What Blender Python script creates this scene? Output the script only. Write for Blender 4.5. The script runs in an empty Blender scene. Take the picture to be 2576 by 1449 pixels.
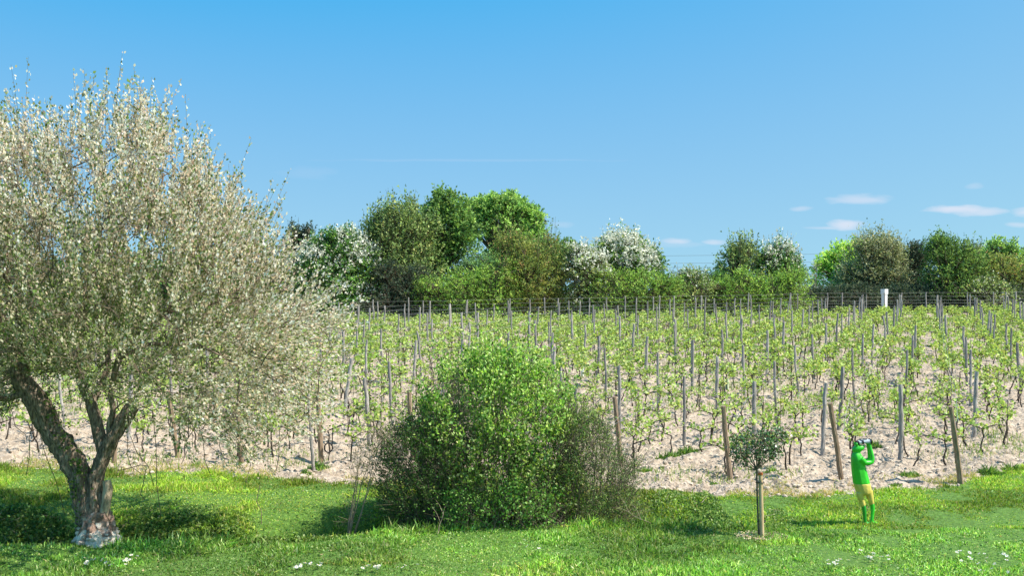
import bpy, math
import numpy as np
from mathutils import Vector

# ------------------------------------------------------------------ camera
SC = bpy.context.scene
COL = SC.collection
W0, F0, HOR, EYE = 2575.0, 2760.0, 740.0, 4.5      # measured picture frame, focal (px), horizon row, eye height
SLOPE = (HOR - 630.0) / F0                          # the field climbs gently away from the camera
cam = bpy.data.cameras.new('camera'); camo = bpy.data.objects.new('camera', cam); COL.objects.link(camo)
camo.location = (0, 0, EYE); camo.rotation_euler = (math.radians(90), 0, 0)
cam.sensor_width = 36; cam.lens = F0 / W0 * 36; cam.shift_y = (HOR - 724.5) / W0
cam.clip_start = 0.1; cam.clip_end = 20000
SC.camera = camo

# ------------------------------------------------------------------ light
SUN_EL, SUN_AZ = math.radians(52), math.radians(105)       # azimuth clockwise from +Y (away from camera)
sl = bpy.data.lights.new('sun', 'SUN'); sl.energy = 4.6; sl.angle = math.radians(0.5); sl.color = (1.0, 0.95, 0.87)
slo = bpy.data.objects.new('sun', sl); COL.objects.link(slo)
sd = Vector((math.sin(SUN_AZ) * math.cos(SUN_EL), math.cos(SUN_AZ) * math.cos(SUN_EL), math.sin(SUN_EL)))
slo.rotation_euler = sd.to_track_quat('Z', 'Y').to_euler()
SC.view_settings.view_transform = 'Standard'; SC.view_settings.look = 'None'
SC.view_settings.exposure = 0.8; SC.view_settings.gamma = 1.0

world = bpy.data.worlds.new("World"); SC.world = world; world.use_nodes = True
wt = world.node_tree; wt.nodes.clear()
def wn(t, **k):
    n = wt.nodes.new(t)
    for a, b in k.items(): setattr(n, a, b)
    return n
def wm(op, a, b=None, c=None, clamp=False):
    n = wn('ShaderNodeMath', operation=op, use_clamp=clamp)
    for i, v in enumerate((a, b, c)):
        if v is None: continue
        if isinstance(v, (int, float)): n.inputs[i].default_value = v
        else: wt.links.new(v, n.inputs[i])
    return n.outputs[0]
sky = wn('ShaderNodeTexSky', sky_type='NISHITA', sun_disc=False, sun_elevation=SUN_EL, sun_rotation=SUN_AZ,
         air_density=1.0, dust_density=0.5, ozone_density=3.0, altitude=0)
tc = wn('ShaderNodeTexCoord'); sp = wn('ShaderNodeSeparateXYZ'); wt.links.new(tc.outputs['Generated'], sp.inputs[0])
vv = wn('ShaderNodeCombineXYZ'); wt.links.new(sp.outputs[0], vv.inputs[0]); wt.links.new(sp.outputs[1], vv.inputs[1]); wt.links.new(wm('MULTIPLY_ADD', wm('MINIMUM', sp.outputs[2], 0.30), 0.85, 0.15), vv.inputs[2])
nv = wn('ShaderNodeVectorMath', operation='NORMALIZE'); wt.links.new(vv.outputs[0], nv.inputs[0]); wt.links.new(nv.outputs[0], sky.inputs[0])
ssp = wn('ShaderNodeSeparateColor'); wt.links.new(sky.outputs[0], ssp.inputs[0]); hs = wn('ShaderNodeCombineColor')
wt.links.new(wm('MAXIMUM', wm('SUBTRACT', 4.0, wm('DIVIDE', 4.62, wm('MAXIMUM', ssp.outputs[0], .5))), .3), hs.inputs[0])
for ci, ga, gp in ((1, 1.49, .72), (2, 4.68, .05)):      # deep clear spring blue
    wt.links.new(wm('MULTIPLY', wm('POWER', wm('MINIMUM', ssp.outputs[ci], 4.0), gp), ga), hs.inputs[ci])
ty = wm('MAXIMUM', sp.outputs[1], 0.05)
tx = wm('DIVIDE', sp.outputs[0], ty); tz = wm('DIVIDE', sp.outputs[2], ty)
cmb = wn('ShaderNodeCombineXYZ'); wt.links.new(wm('MULTIPLY', tx, 30), cmb.inputs[0]); wt.links.new(wm('MULTIPLY', tz, 110), cmb.inputs[1])
nz = wn('ShaderNodeTexNoise'); nz.inputs['Scale'].default_value = 1.0; nz.inputs['Detail'].default_value = 5
wt.links.new(cmb.outputs[0], nz.inputs['Vector'])
nsep = wn('ShaderNodeSeparateColor'); wt.links.new(nz.outputs['Color'], nsep.inputs[0])
ntx = wm('SUBTRACT', nsep.outputs[0], 0.5); ntz = wm('SUBTRACT', nsep.outputs[1], 0.5)
total = None
CLOUDS = [(2160, 500, 85, 17, .42), (2128, 565, 62, 14, .62), (2080, 572, 60, 6, .35), (2405, 527, 90, 15, .62), (2470, 530, 70, 12, .5), (2580, 533, 45, 14, .45),
          (1705, 607, 44, 10, .45), (1802, 609, 36, 8, .42), (2010, 524, 34, 9, .3), (2562, 567, 40, 9, .35), (2450, 465, 26, 9, .18),
          (775, 437, 80, 18, .06), (1412, 565, 32, 9, .14), (1700, 615, 90, 8, .14), (1190, 403, 420, 4, .08)]
for cx, cy, rx, ry, amp in CLOUDS:
    dx = wm('ADD', wm('MULTIPLY', wm('SUBTRACT', tx, (cx - 1287.5) / F0), F0 / rx), wm('MULTIPLY', ntx, 1.3))
    dz = wm('ADD', wm('MULTIPLY', wm('SUBTRACT', tz, (HOR - cy) / F0), F0 / ry), wm('MULTIPLY', ntz, 1.9))
    d = wm('ADD', wm('MULTIPLY', dx, dx), wm('MULTIPLY', dz, dz))
    m = wm('MULTIPLY', wm('SUBTRACT', 1.0, d, clamp=True), amp)
    total = m if total is None else wm('MAXIMUM', total, m)
cm = wn('ShaderNodeMix', data_type='RGBA'); wt.links.new(total, cm.inputs[0]); wt.links.new(hs.outputs[0], cm.inputs[6])
cm.inputs[7].default_value = (5.2, 5.0, 5.5, 1)
bg = wn('ShaderNodeBackground'); bg.inputs[1].default_value = 0.10
wt.links.new(cm.outputs[2], bg.inputs[0])
wo = wn('ShaderNodeOutputWorld'); wt.links.new(bg.outputs[0], wo.inputs[0])

# ------------------------------------------------------------------ helpers
rng = np.random.default_rng(7)
def A(*a): return np.array(a, dtype=float)
def hashf(ix, iy, s):
    v = np.sin(ix * 127.1 + iy * 311.7 + s * 74.7) * 43758.5453
    return v - np.floor(v)
def vn(x, y, s=0):
    ix, iy = np.floor(x), np.floor(y); fx, fy = x - ix, y - iy
    fx = fx * fx * (3 - 2 * fx); fy = fy * fy * (3 - 2 * fy)
    a = hashf(ix, iy, s); b = hashf(ix + 1, iy, s); c = hashf(ix, iy + 1, s); d = hashf(ix + 1, iy + 1, s)
    return (a * (1 - fx) + b * fx) * (1 - fy) + (c * (1 - fx) + d * fx) * fy
def fbm(x, y, s=0, o=4):
    t = 0; amp = .5
    for i in range(o): t = t + amp * vn(x, y, s + i); x = x * 2.03; y = y * 2.03; amp *= .5
    return t
def smooth(a, b, x):
    t = np.clip((x - a) / (b - a), 0, 1); return t * t * (3 - 2 * t)

def gpx(x, y):                        # a row/column of the picture -> the spot of ground it shows
    Y = EYE * F0 / (y - 630.0); return (x - 1287.5) * Y / F0, Y
def edge_curve(pts):
    q = sorted(gpx(x, y) for x, y in pts)
    return np.array([a for a, b in q]), np.array([b for a, b in q])
SOIL_X, SOIL_Y = edge_curve([(-900, 1175), (0, 1180), (300, 1190), (850, 1213), (960, 1222), (1600, 1240), (1700, 1246), (2000, 1246), (2200, 1240), (2350, 1226), (2450, 1206), (2575, 1172), (2900, 1140)])
LIP_X, LIP_Y = edge_curve([(-900, 1375), (0, 1375), (400, 1377), (800, 1356), (950, 1341), (1150, 1331), (1600, 1325), (1850, 1333), (3000, 1333)])
def soil_edge(X): return np.interp(X, SOIL_X, SOIL_Y) + (fbm(X * 1.3, X * 0 + 3, 5) - .47) * .9
def lip(X): return np.interp(X, LIP_X, LIP_Y)
TREE = gpx(247, 1366); 
def zg(X, Y):
    X = np.asarray(X, float); Y = np.asarray(Y, float)
    z = SLOPE * np.minimum(Y, 82) - np.clip(Y - 84, 0, 120) * .03
    t = Y - lip(X)
    dep = .62 * (1 - smooth(3.0, 4.3, X)) + .14 * smooth(3.0, 4.3, X) * (1 - smooth(4.3, 6, X))
    prof = smooth(.02, .42, t) * (1 - smooth(.75, 2.1, t))
    z = z - dep * prof * (1 - np.exp(-((X - TREE[0]) ** 2 + (Y - TREE[1] - .15) ** 2) / .25))
    z = z + (fbm(X * .5, Y * .5, 2) - .47) * .10
    return z
def z_soil(X, Y):
    rowu = .9354 * X - .3535 * Y
    fade = 1 - smooth(45, 75, Y)
    cl = fbm(X * 3.1, Y * 3.1, 11, 4)
    return ((cl - .47) * .26 + np.abs(fbm(X * 7, Y * 7, 17, 2) - .37) * .20 + .035 * np.cos(rowu * 2 * math.pi / 2.07 + 2.0)) * (.35 + .65 * fade)

def ground_z(X, Y):
    z = zg(X, Y); return z + np.where(np.asarray(Y) > soil_edge(np.asarray(X, float)), z_soil(np.asarray(X, float), np.asarray(Y, float)) * smooth(0, .4, np.asarray(Y) - soil_edge(np.asarray(X, float))), 0)

class Geo:
    def __init__(s): s.V = []; s.F = []; s.T = []; s.M = []; s.n = 0
    def add(s, V, F, tint=None, mi=0):
        V = np.asarray(V, float).reshape(-1, 3); F = np.asarray(F, int)
        s.V.append(V); s.F.append(F + s.n)
        t = np.ones((len(V), 3)) * .5 if tint is None else np.broadcast_to(np.asarray(tint, float), (len(V), 3))
        s.T.append(t); s.M.append(np.full(len(F), mi)); s.n += len(V); return s
    def build(s, name, mats, parent=None, smooth=False, loc=None):
        V = np.concatenate(s.V); T = np.concatenate(s.T)
        me = bpy.data.meshes.new(name)
        me.vertices.add(len(V)); me.vertices.foreach_set('co', V.astype(np.float32).ravel())
        tot = np.concatenate([np.full(len(f), f.shape[1]) for f in s.F]); idx = np.concatenate([f.ravel() for f in s.F])
        me.loops.add(len(idx)); me.loops.foreach_set('vertex_index', idx.astype(np.int32))
        me.polygons.add(len(tot)); st = np.concatenate([[0], np.cumsum(tot)[:-1]])
        me.polygons.foreach_set('loop_start', st.astype(np.int32))
        if not isinstance(mats, (list, tuple)): mats = [mats]
        for m in mats: me.materials.append(m)
        me.polygons.foreach_set('material_index', np.concatenate(s.M).astype(np.int32))
        me.update(calc_edges=True)
        at = me.color_attributes.new('tint', 'FLOAT_COLOR', 'POINT')
        at.data.foreach_set('color', np.concatenate([T, np.ones((len(T), 1))], 1).astype(np.float32).ravel())
        me.polygons.foreach_set('use_smooth', np.full(len(tot), smooth)); me.validate()
        o = bpy.data.objects.new(name, me); COL.objects.link(o)
        if loc is not None: o.location = loc
        if parent is not None: o.parent = parent
        return o
def tag(o, label=None, cat=None, group=None, kind=None):
    if label: o['label'] = label
    if cat: o['category'] = cat
    if group: o['group'] = group
    if kind: o['kind'] = kind
    return o
def empty(name, loc, label, cat, group=None):
    o = bpy.data.objects.new(name, None); COL.objects.link(o); o.location = loc; o.empty_display_size = .1
    return tag(o, label, cat, group)

def norm(v): return v / np.maximum(np.linalg.norm(v, axis=-1, keepdims=True), 1e-9)
def tube(pts, rad, n=6, bark=0., seed=0, cap=True):
    P = np.asarray(pts, float); R = np.asarray(rad, float) * np.ones(len(P)); k = len(P)
    T = norm(np.gradient(P, axis=0)); ref = A(.13, .98, .1) if abs(T[0][1]) < .8 else A(1, 0, .1)
    U = norm(np.cross(T, ref)); Wv = np.cross(T, U)
    a = np.linspace(0, 2 * math.pi, n, endpoint=False)
    ring = np.cos(a)[None, :, None] * U[:, None] + np.sin(a)[None, :, None] * Wv[:, None]
    rr = np.repeat(R[:, None], n, 1)
    if bark:
        L = np.concatenate([[0], np.cumsum(np.linalg.norm(np.diff(P, axis=0), axis=1))])
        s1 = np.sin(a * 7 + seed)[None] * .5 + np.sin(a * 11 + seed * 2.3)[None] * .35
        nn = vn(np.repeat(L[:, None], n, 1) * 6 + 50, np.repeat((a * 2.4)[None], k, 0) + 9, seed) - .5
        n2 = vn(np.repeat(L[:, None], n, 1) * 22 + 50, np.repeat((a * 7)[None], k, 0) + 9, seed + 3) - .5
        rr = rr * (1 + bark * (s1 * .5 + nn * 1.6 + n2 * .8))
    V = (P[:, None] + ring * rr[..., None]).reshape(-1, 3)
    i = np.arange(k - 1)[:, None] * n; j = np.arange(n)[None]; j2 = (j + 1) % n
    F = np.stack([i + j, i + j2, i + n + j2, i + n + j], -1).reshape(-1, 4)
    return V, F
def tube_cap(geo, pts, rad, n=6, bark=0., seed=0, tint=None, mi=0):
    V, F = tube(pts, rad, n, bark, seed); geo.add(V, F, tint, mi)
    k = len(pts); c = np.asarray(pts[-1], float); ring = V[-n:]
    geo.add(np.vstack([ring, c[None]]), np.array([[q, (q + 1) % n, n] for q in range(n)]), tint, mi)
    c = np.asarray(pts[0], float); ring = V[:n]
    geo.add(np.vstack([ring, c[None]]), np.array([[(q + 1) % n, q, n] for q in range(n)]), tint, mi)
def many_tubes(S, E, r0, r1, n=3, mid=None):      # many short straight (or once bent) twigs at once
    S = np.asarray(S, float); E = np.asarray(E, float); m = len(S)
    T = norm(E - S); ref = np.where(np.abs(T[:, 2:3]) > .8, A(1, 0, 0)[None], A(0, 0, 1)[None])
    U = norm(np.cross(T, ref)); Wv = np.cross(T, U); a = np.linspace(0, 2 * math.pi, n, endpoint=False)
    ring = np.cos(a)[None, :, None] * U[:, None] + np.sin(a)[None, :, None] * Wv[:, None]
    r0 = np.broadcast_to(np.asarray(r0, float), (m,)); r1 = np.broadcast_to(np.asarray(r1, float), (m,))
    lv = [S[:, None] + ring * r0[:, None, None]]
    if mid is not None: lv.append(mid[:, None] + ring * ((r0 + r1) / 2)[:, None, None])
    lv.append(E[:, None] + ring * r1[:, None, None])
    L = len(lv); V = np.stack(lv, 1).reshape(-1, 3)
    base = (np.arange(m) * L * n)[:, None, None]; i = (np.arange(L - 1) * n)[None, :, None]; j = np.arange(n)[None, None]; j2 = (j + 1) % n
    F = np.stack([base + i + j, base + i + j2, base + i + n + j2, base + i + n + j], -1).reshape(-1, 4)
    return V, F
def leaves(C, D, L, Wd, r):                       # rhombic leaf blades, base at C pointing along D
    m = len(C); D = norm(D); rv = norm(r.normal(size=(m, 3))); S = norm(np.cross(D, rv)); N = np.cross(D, S)
    L = (np.asarray(L) * np.ones(m))[:, None]; Wd = (np.asarray(Wd) * np.ones(m))[:, None]
    b = C; t = C + D * L + N * L * .08; m1 = C + D * L * .45 + S * Wd * .5 + N * L * .05; m2 = C + D * L * .45 - S * Wd * .5 + N * L * .05
    V = np.stack([b, m1, t, m2], 1).reshape(-1, 3)
    return V, np.arange(m * 4).reshape(-1, 4)
def pick(pal, m, r, jit=.18):                     # pal: list of (weight, rgb)
    w = np.array([p[0] for p in pal], float); c = np.array([p[1] for p in pal], float)
    k = r.choice(len(pal), m, p=w / w.sum())
    return np.clip(c[k] * (1 + r.normal(0, jit, (m, 1))) * (1 + r.normal(0, jit * .3, (m, 3))), .004, .9)
def rep4(t, k=4): return np.repeat(t, k, 0)

# ------------------------------------------------------------------ materials
def mat(name, build):
    m = bpy.data.materials.new(name); m.use_nodes = True; nt = m.node_tree; nt.nodes.clear()
    out = nt.nodes.new('ShaderNodeOutputMaterial')
    build(nt, out); return m
def N(nt, t, **k):
    n = nt.nodes.new(t)
    for a, b in k.items():
        if a.startswith('i_'): n.inputs[a[2:].replace('_', ' ')].default_value = b
        else: setattr(n, a, b)
    return n
def leafmat(name, trans=.35, rough=.5, spec=.35, tt=(1.45, 1.4, .7)):
    def b(nt, out):
        at = N(nt, 'ShaderNodeAttribute', attribute_name='tint')
        p = N(nt, 'ShaderNodeBsdfPrincipled'); p.inputs['Roughness'].default_value = rough; p.inputs['Specular IOR Level'].default_value = spec
        nt.links.new(at.outputs['Color'], p.inputs['Base Color'])
        t = N(nt, 'ShaderNodeBsdfTranslucent'); g = N(nt, 'ShaderNodeMix', data_type='RGBA', blend_type='MULTIPLY'); g.inputs[0].default_value = 1
        nt.links.new(at.outputs['Color'], g.inputs[6]); g.inputs[7].default_value = (*tt, 1)
        nt.links.new(g.outputs[2], t.inputs['Color'])
        mx = N(nt, 'ShaderNodeMixShader'); mx.inputs[0].default_value = trans
        nt.links.new(p.outputs[0], mx.inputs[1]); nt.links.new(t.outputs[0], mx.inputs[2]); nt.links.new(mx.outputs[0], out.inputs[0])
    return mat(name, b)
def surf(name, c1, c2, scale=8., rough=.85, bump=.3, stretch=(1, 1, 1), c3=None, tinted=False, spec=.3, bscale=None, bdist=.02):
    def b(nt, out):
        tcn = N(nt, 'ShaderNodeTexCoord'); mp = N(nt, 'ShaderNodeMapping'); mp.inputs['Scale'].default_value = stretch
        nt.links.new(tcn.outputs['Object'], mp.inputs[0])
        n1 = N(nt, 'ShaderNodeTexNoise'); n1.inputs['Scale'].default_value = scale; n1.inputs['Detail'].default_value = 8; n1.inputs['Roughness'].default_value = .65
        nt.links.new(mp.outputs[0], n1.inputs[0])
        cr = N(nt, 'ShaderNodeValToRGB'); e = cr.color_ramp.elements; e[0].position = .32; e[0].color = (*c1, 1); e[1].position = .68; e[1].color = (*c2, 1)
        if c3: x = cr.color_ramp.elements.new(.5); x.color = (*c3, 1)
        nt.links.new(n1.outputs[0], cr.inputs[0])
        p = N(nt, 'ShaderNodeBsdfPrincipled'); p.inputs['Roughness'].default_value = rough; p.inputs['Specular IOR Level'].default_value = spec
        if tinted:
            at = N(nt, 'ShaderNodeAttribute', attribute_name='tint'); g = N(nt, 'ShaderNodeMix', data_type='RGBA', blend_type='MULTIPLY'); g.inputs[0].default_value = 1
            g2 = N(nt, 'ShaderNodeVectorMath', operation='SCALE'); g2.inputs['Scale'].default_value = 2; nt.links.new(at.outputs['Color'], g2.inputs[0])
            nt.links.new(cr.outputs[0], g.inputs[6]); nt.links.new(g2.outputs[0], g.inputs[7]); nt.links.new(g.outputs[2], p.inputs['Base Color'])
        else: nt.links.new(cr.outputs[0], p.inputs['Base Color'])
        n2 = N(nt, 'ShaderNodeTexNoise'); n2.inputs['Scale'].default_value = bscale or scale * 3; n2.inputs['Detail'].default_value = 6
        nt.links.new(mp.outputs[0], n2.inputs[0])
        bp = N(nt, 'ShaderNodeBump'); bp.inputs['Strength'].default_value = bump; bp.inputs['Distance'].default_value = bdist
        nt.links.new(n2.outputs[0], bp.inputs['Height']); nt.links.new(bp.outputs[0], p.inputs['Normal'])
        nt.links.new(p.outputs[0], out.inputs[0])
    return mat(name, b)
def plain(name, c, rough=.5, spec=.4, metal=0.):
    def b(nt, out):
        n1 = N(nt, 'ShaderNodeTexNoise'); n1.inputs['Scale'].default_value = 14; n1.inputs['Detail'].default_value = 4
        cr = N(nt, 'ShaderNodeValToRGB'); e = cr.color_ramp.elements
        e[0].position = .3; e[0].color = (c[0] * .82, c[1] * .82, c[2] * .82, 1); e[1].position = .7; e[1].color = (*c, 1)
        nt.links.new(n1.outputs[0], cr.inputs[0])
        p = N(nt, 'ShaderNodeBsdfPrincipled'); p.inputs['Roughness'].default_value = rough; p.inputs['Specular IOR Level'].default_value = spec; p.inputs['Metallic'].default_value = metal
        nt.links.new(cr.outputs[0], p.inputs['Base Color']); nt.links.new(p.outputs[0], out.inputs[0])
    return mat(name, b)
M_leaf = leafmat('leaf', .35); M_grass = leafmat('grass_blade', .38, .45); M_petal = leafmat('blossom', .3, .6, .3, (1, 1, 1))
M_far = leafmat('far_leaf', .36, .6, .2, (1.25, 1.2, .85))
M_soil = surf('tilled_soil', (.22, .165, .115), (.58, .47, .36), 6.5, .95, 1.0, c3=(.41, .325, .24), bscale=16, bdist=.07)
M_clod = surf('clod', (.36, .285, .21), (.64, .54, .43), 9, .95, .6, tinted=True)
M_turf = surf('turf', (.045, .10, .015), (.15, .27, .05), 14, .95, .6, c3=(.08, .16, .025), bscale=40)
M_post = surf('weathered_wood', (.15, .13, .115), (.50, .46, .42), 7, .9, .7, stretch=(6, 6, .6), c3=(.31, .28, .255), tinted=True, bscale=12)
M_endpost = surf('brown_wood', (.17, .115, .07), (.42, .31, .22), 7, .9, .7, stretch=(6, 6, .7), c3=(.30, .21, .14), tinted=True, bscale=12)
M_bark = surf('fissured_bark', (.03, .022, .016), (.46, .37, .28), 15, .95, 1.0, stretch=(2.4, 2.4, .5), c3=(.21, .155, .11), bscale=9, bdist=.06)
M_twig = surf('twig', (.07, .055, .035), (.22, .18, .12), 9, .9, .3, stretch=(3, 3, 1))
M_twigp = surf('pale_twig', (.20, .155, .10), (.42, .34, .24), 9, .9, .3)
M_vine = surf('vine_bark', (.025, .02, .018), (.10, .078, .06), 20, .95, .8)
M_crust = surf('pale_root_crust', (.26, .19, .14), (.84, .78, .67), 6, .9, .9, c3=(.62, .54, .44), bscale=14, bdist=.05)
M_wire = plain('galvanised_wire', (.42, .43, .42), .45, .5, .4)
M_rub = plain('black_rubber', (.018, .018, .02), .5)
M_stake = surf('peeled_pine', (.40, .27, .13), (.66, .50, .30), 6, .8, .3, stretch=(5, 5, .5))
M_tape = plain('orange_tape', (.75, .16, .04))
M_green = surf('green_paint', (.018, .30, .012), (.05, .58, .03), 5, .42, .15, c3=(.035, .50, .02), spec=.5)
M_green2 = plain('dark_green', (.02, .34, .03), .35, .5)
M_yel = surf('yellow_paint', (.38, .28, .05), (.70, .58, .14), 6, .5, .15, c3=(.60, .48, .10), spec=.4)
M_blk = plain('black_paint', (.012, .012, .014), .35)
M_wht = plain('white_paint', (.80, .80, .80), .5)
M_cut = surf('sawn_wood', (.55, .42, .28), (.75, .62, .45), 12, .8, .2)

# ------------------------------------------------------------------ ground
def axis(fine0, fine1, step, lo, hi):
    a = list(np.arange(fine0, fine1, step)); s = step; x = a[-1]
    while x < hi: s *= 1.12; x += s; a.append(x)
    s = step; x = a[0]; b = []
    while x > lo: s *= 1.12; x -= s; b.append(x)
    return np.array(b[::-1] + a)
gx = axis(-15, 15, .075, -3000, 3000)
gy = np.concatenate([axis(14.0, 34, .075, -60, 34)[:-1], ])
gy = gy[gy < 34]; s = .075; x = gy[-1]; ext = []
while x < 3500: s = s * 1.012 if x < 90 else s * 1.12; x += s; ext.append(x)
gy = np.concatenate([gy, ext])
GX, GY = np.meshgrid(gx, gy); GZ = ground_z(GX, GY)
GV = np.stack([GX, GY, GZ], -1).reshape(-1, 3); nx, ny = len(gx), len(gy)
ii = (np.arange(ny - 1)[:, None] * nx + np.arange(nx - 1)[None]); GF = np.stack([ii, ii + 1, ii + nx + 1, ii + nx], -1).reshape(-1, 4)
fc = GV[GF].mean(1)
is_soil = (fc[:, 1] > soil_edge(fc[:, 0])) & (fc[:, 1] < 79) & (np.abs(fc[:, 0]) < 75)
for nm, msk, mm in (('ground', ~is_soil, M_turf), ('vineyard_soil', is_soil, M_soil)):
    f = GF[msk]; u, inv = np.unique(f, return_inverse=True)
    g = Geo(); g.add(GV[u], inv.reshape(-1, 4)); o = g.build(nm, mm, smooth=(nm == 'ground')); tag(o, kind='structure')

# clods and stones on the tilled soil
ico = bpy.data.meshes.new('t'); import bmesh
bm = bmesh.new(); bmesh.ops.create_icosphere(bm, subdivisions=1, radius=1); bm.verts.ensure_lookup_table()
IV = np.array([v.co[:] for v in bm.verts]); IF = np.array([[v.index for v in f.verts] for f in bm.faces]); bm.free(); bpy.data.meshes.remove(ico)
def in_frame(X, Y, m=120): 
    px = 1287.5 + F0 * X / Y; return (px > -m) & (px < W0 + m)
r = np.random.default_rng(3); n = 17000
Yc = 20 + 26 * r.random(n) ** 1.25; Xc = (r.random(n) - .5) * 1.06 * Yc
k = Yc > soil_edge(Xc) - .12; Xc, Yc = Xc[k], Yc[k]; n = len(Xc)
sz = .014 + .04 * r.random(n) ** 2.6
sc = sz[:, None] * (.6 + .8 * r.random((n, 3))); sc[:, 2] *= .7
V = IV[None] * (1 + .35 * (r.random((n, len(IV), 1)) - .5)) * sc[:, None]
a = r.random(n) * 6.28; ca, sa = np.cos(a)[:, None], np.sin(a)[:, None]
V = np.stack([V[..., 0] * ca - V[..., 1] * sa, V[..., 0] * sa + V[..., 1] * ca, V[..., 2]], -1)
V += np.stack([Xc, Yc, ground_z(Xc, Yc) + sz * .2], -1)[:, None]
g = Geo(); g.add(V.reshape(-1, 3), (IF[None] + (np.arange(n) * len(IV))[:, None, None]).reshape(-1, 3), np.repeat(.42 + .16 * r.random((n, 1)), len(IV), 0) * A(1, 1, 1))
tag(g.build('soil_clods', M_clod), 'pale dry clods and stones lying on the tilled vineyard soil', 'clods', kind='stuff')

# ------------------------------------------------------------------ grass
def blades(g, X, Y, H, Wd, tint, r, lean=.8, base=None):
    m = len(X); Z = ground_z(X, Y) - .01 if base is None else base
    B = np.stack([X, Y, Z], -1); a = r.random(m) * 6.28; ln = np.abs(r.normal(0, lean, m)) * H
    off = np.stack([np.cos(a) * ln, np.sin(a) * ln, H * (1 - .3 * np.minimum(ln / H, 1) ** 2)], -1)
    b = r.random(m) * 6.28; S = np.stack([np.cos(b), np.sin(b), 0 * b], -1) * (Wd * .5)[:, None]
    midp = B + off * A(.35, .35, .58); V = np.stack([B - S, B + S, midp + S * .8, B + off, midp - S * .8], 1).reshape(-1, 3)
    q = (np.arange(m) * 5)[:, None]
    g.add(V, np.concatenate([q, q + 1, q + 2, q + 3, q + 4], 1), rep4(tint, 5))
LG = [(5, (.22, .40, .07)), (4, (.32, .50, .11)), (3.4, (.085, .19, .03)), (2.2, (.52, .64, .28)), (.35, (.6, .55, .28))]
MG = [(4, (.30, .44, .05)), (4, (.42, .54, .09)), (2, (.15, .28, .03)), (2.2, (.50, .52, .15)), (.7, (.60, .52, .24))]
r = np.random.default_rng(11)
g = Geo()
n = 190000                                        # lawn in front of the ditch
X = (r.random(n) - .5) * 20; Y = 14.2 + 4.4 * r.random(n)
k = (Y < lip(X) + .06) & in_frame(X, Y); X, Y = X[k], Y[k]; n = len(X)
tuft = fbm(X * 1.7, Y * 1.7, 31); big = fbm(X * .45, Y * .6, 37)
H = (.022 + .048 * r.random(n)) * (.55 + 1.2 * smooth(.38, .62, tuft)); near = smooth(.35, .0, lip(X) - Y) * (X < 4)
H = H * (1 + 1.6 * near * r.random(n)) * np.where(X > 4.5, .62, 1)
yel = smooth(.50, .62, fbm(X * .8, Y * 1.2, 83))[:, None]; t = pick(LG, n, r, .28) * (.66 + .60 * smooth(.33, .6, big) + .6 * (tuft - .47))[:, None] * (1 + yel * A(.22, .08, .1))
blades(g, X, Y, H, .011 + .013 * r.random(n), t, r)
n = 240000                                        # rough strip between ditch and vineyard
X = (r.random(n) - .5) * 25; Y = 16.4 + 6.6 * r.random(n)
k = (Y > lip(X) + .05) & (Y < soil_edge(X) + .10) & in_frame(X, Y); X, Y = X[k], Y[k]; n = len(X)
tuft = fbm(X * 1.5, Y * 1.5, 41); big = fbm(X * .6, Y * .9, 47)
H = (.03 + .045 * r.random(n)) * (.5 + 1.2 * smooth(.36, .62, tuft)) * (1 + .5 * smooth(.5, .1, soil_edge(X) - Y)) * np.where(X > 3.5, .65, 1)
t = pick(MG, n, r, .28) * (.62 + .6 * smooth(.33, .6, big))[:, None]
gr = (X > 3.2)[:, None] & (r.random((n, 1)) < .35); t = np.where(gr, t * A(.8, .95, .8), t)
blades(g, X, Y, H, .011 + .013 * r.random(n), t, r)
n = 26000                                         # sparse dry and green blades straying over the soil edge
X = (r.random(n) - .5) * 25; e = soil_edge(X); Y = e + np.abs(r.normal(0, .45, n))
k = (fbm(X * 1.4, Y * 1.4, 53) > .46) & in_frame(X, Y); X, Y = X[k], Y[k]; n = len(X)
blades(g, X, Y, .03 + .07 * r.random(n), .007 + .006 * r.random(n), pick([(3, (.62, .50, .25)), (2, (.30, .40, .07)), (1, (.45, .42, .15))], n, r), r, .8)
n = 26000                                         # broad leaved weeds and clover in the turf
X = (r.random(n) - .5) * 22; Y = 14.2 + 8.5 * r.random(n); cl_ = fbm(X * 1.1, Y * 1.6, 97)
k = (Y < soil_edge(X)) & in_frame(X, Y) & (cl_ > .46); X, Y = X[k], Y[k]; n = len(X); sz = .018 + .026 * r.random(n)
V, F = leaves(np.stack([X, Y, ground_z(X, Y) + .012 + .03 * r.random(n)], -1), r.normal(size=(n, 3)) * A(1, 1, .25), sz, sz * .8, r); g.add(V, F, rep4(pick([(3, (.08, .20, .04)), (2, (.17, .33, .06)), (1.4, (.40, .52, .20)), (.4, (.5, .42, .2))], n, r, .2)))
tag(g.build('grass', M_grass), 'bright green spring grass of the lawn and the rough strip before the vineyard', 'grass', kind='stuff')
g = Geo(); n = 170000                              # weeds between the vine rows
Y = 21 + 55 * r.random(n) ** .9; X = (r.random(n) - .5) * 1.04 * Y
dens = fbm(X * .42, Y * .42, 61) + .06 * smooth(35, 60, Y)
k = (Y > soil_edge(X)) & (dens > .515) & (r.random(n) < smooth(.49, .60, dens)); X, Y = X[k], Y[k]; n = len(X)
scl = 1 + smooth(25, 60, Y) * 1.2
blades(g, X, Y, (.05 + .10 * r.random(n)) * (1 + .3 * scl), (.010 + .008 * r.random(n)) * scl, pick([(3, (.17, .30, .05)), (3, (.26, .36, .07)), (1, (.48, .46, .2))], n, r), r, .6)
tag(g.build('vineyard_weeds', M_grass), 'patches of low green weeds growing between the vine rows', 'weeds', kind='stuff')

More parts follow.
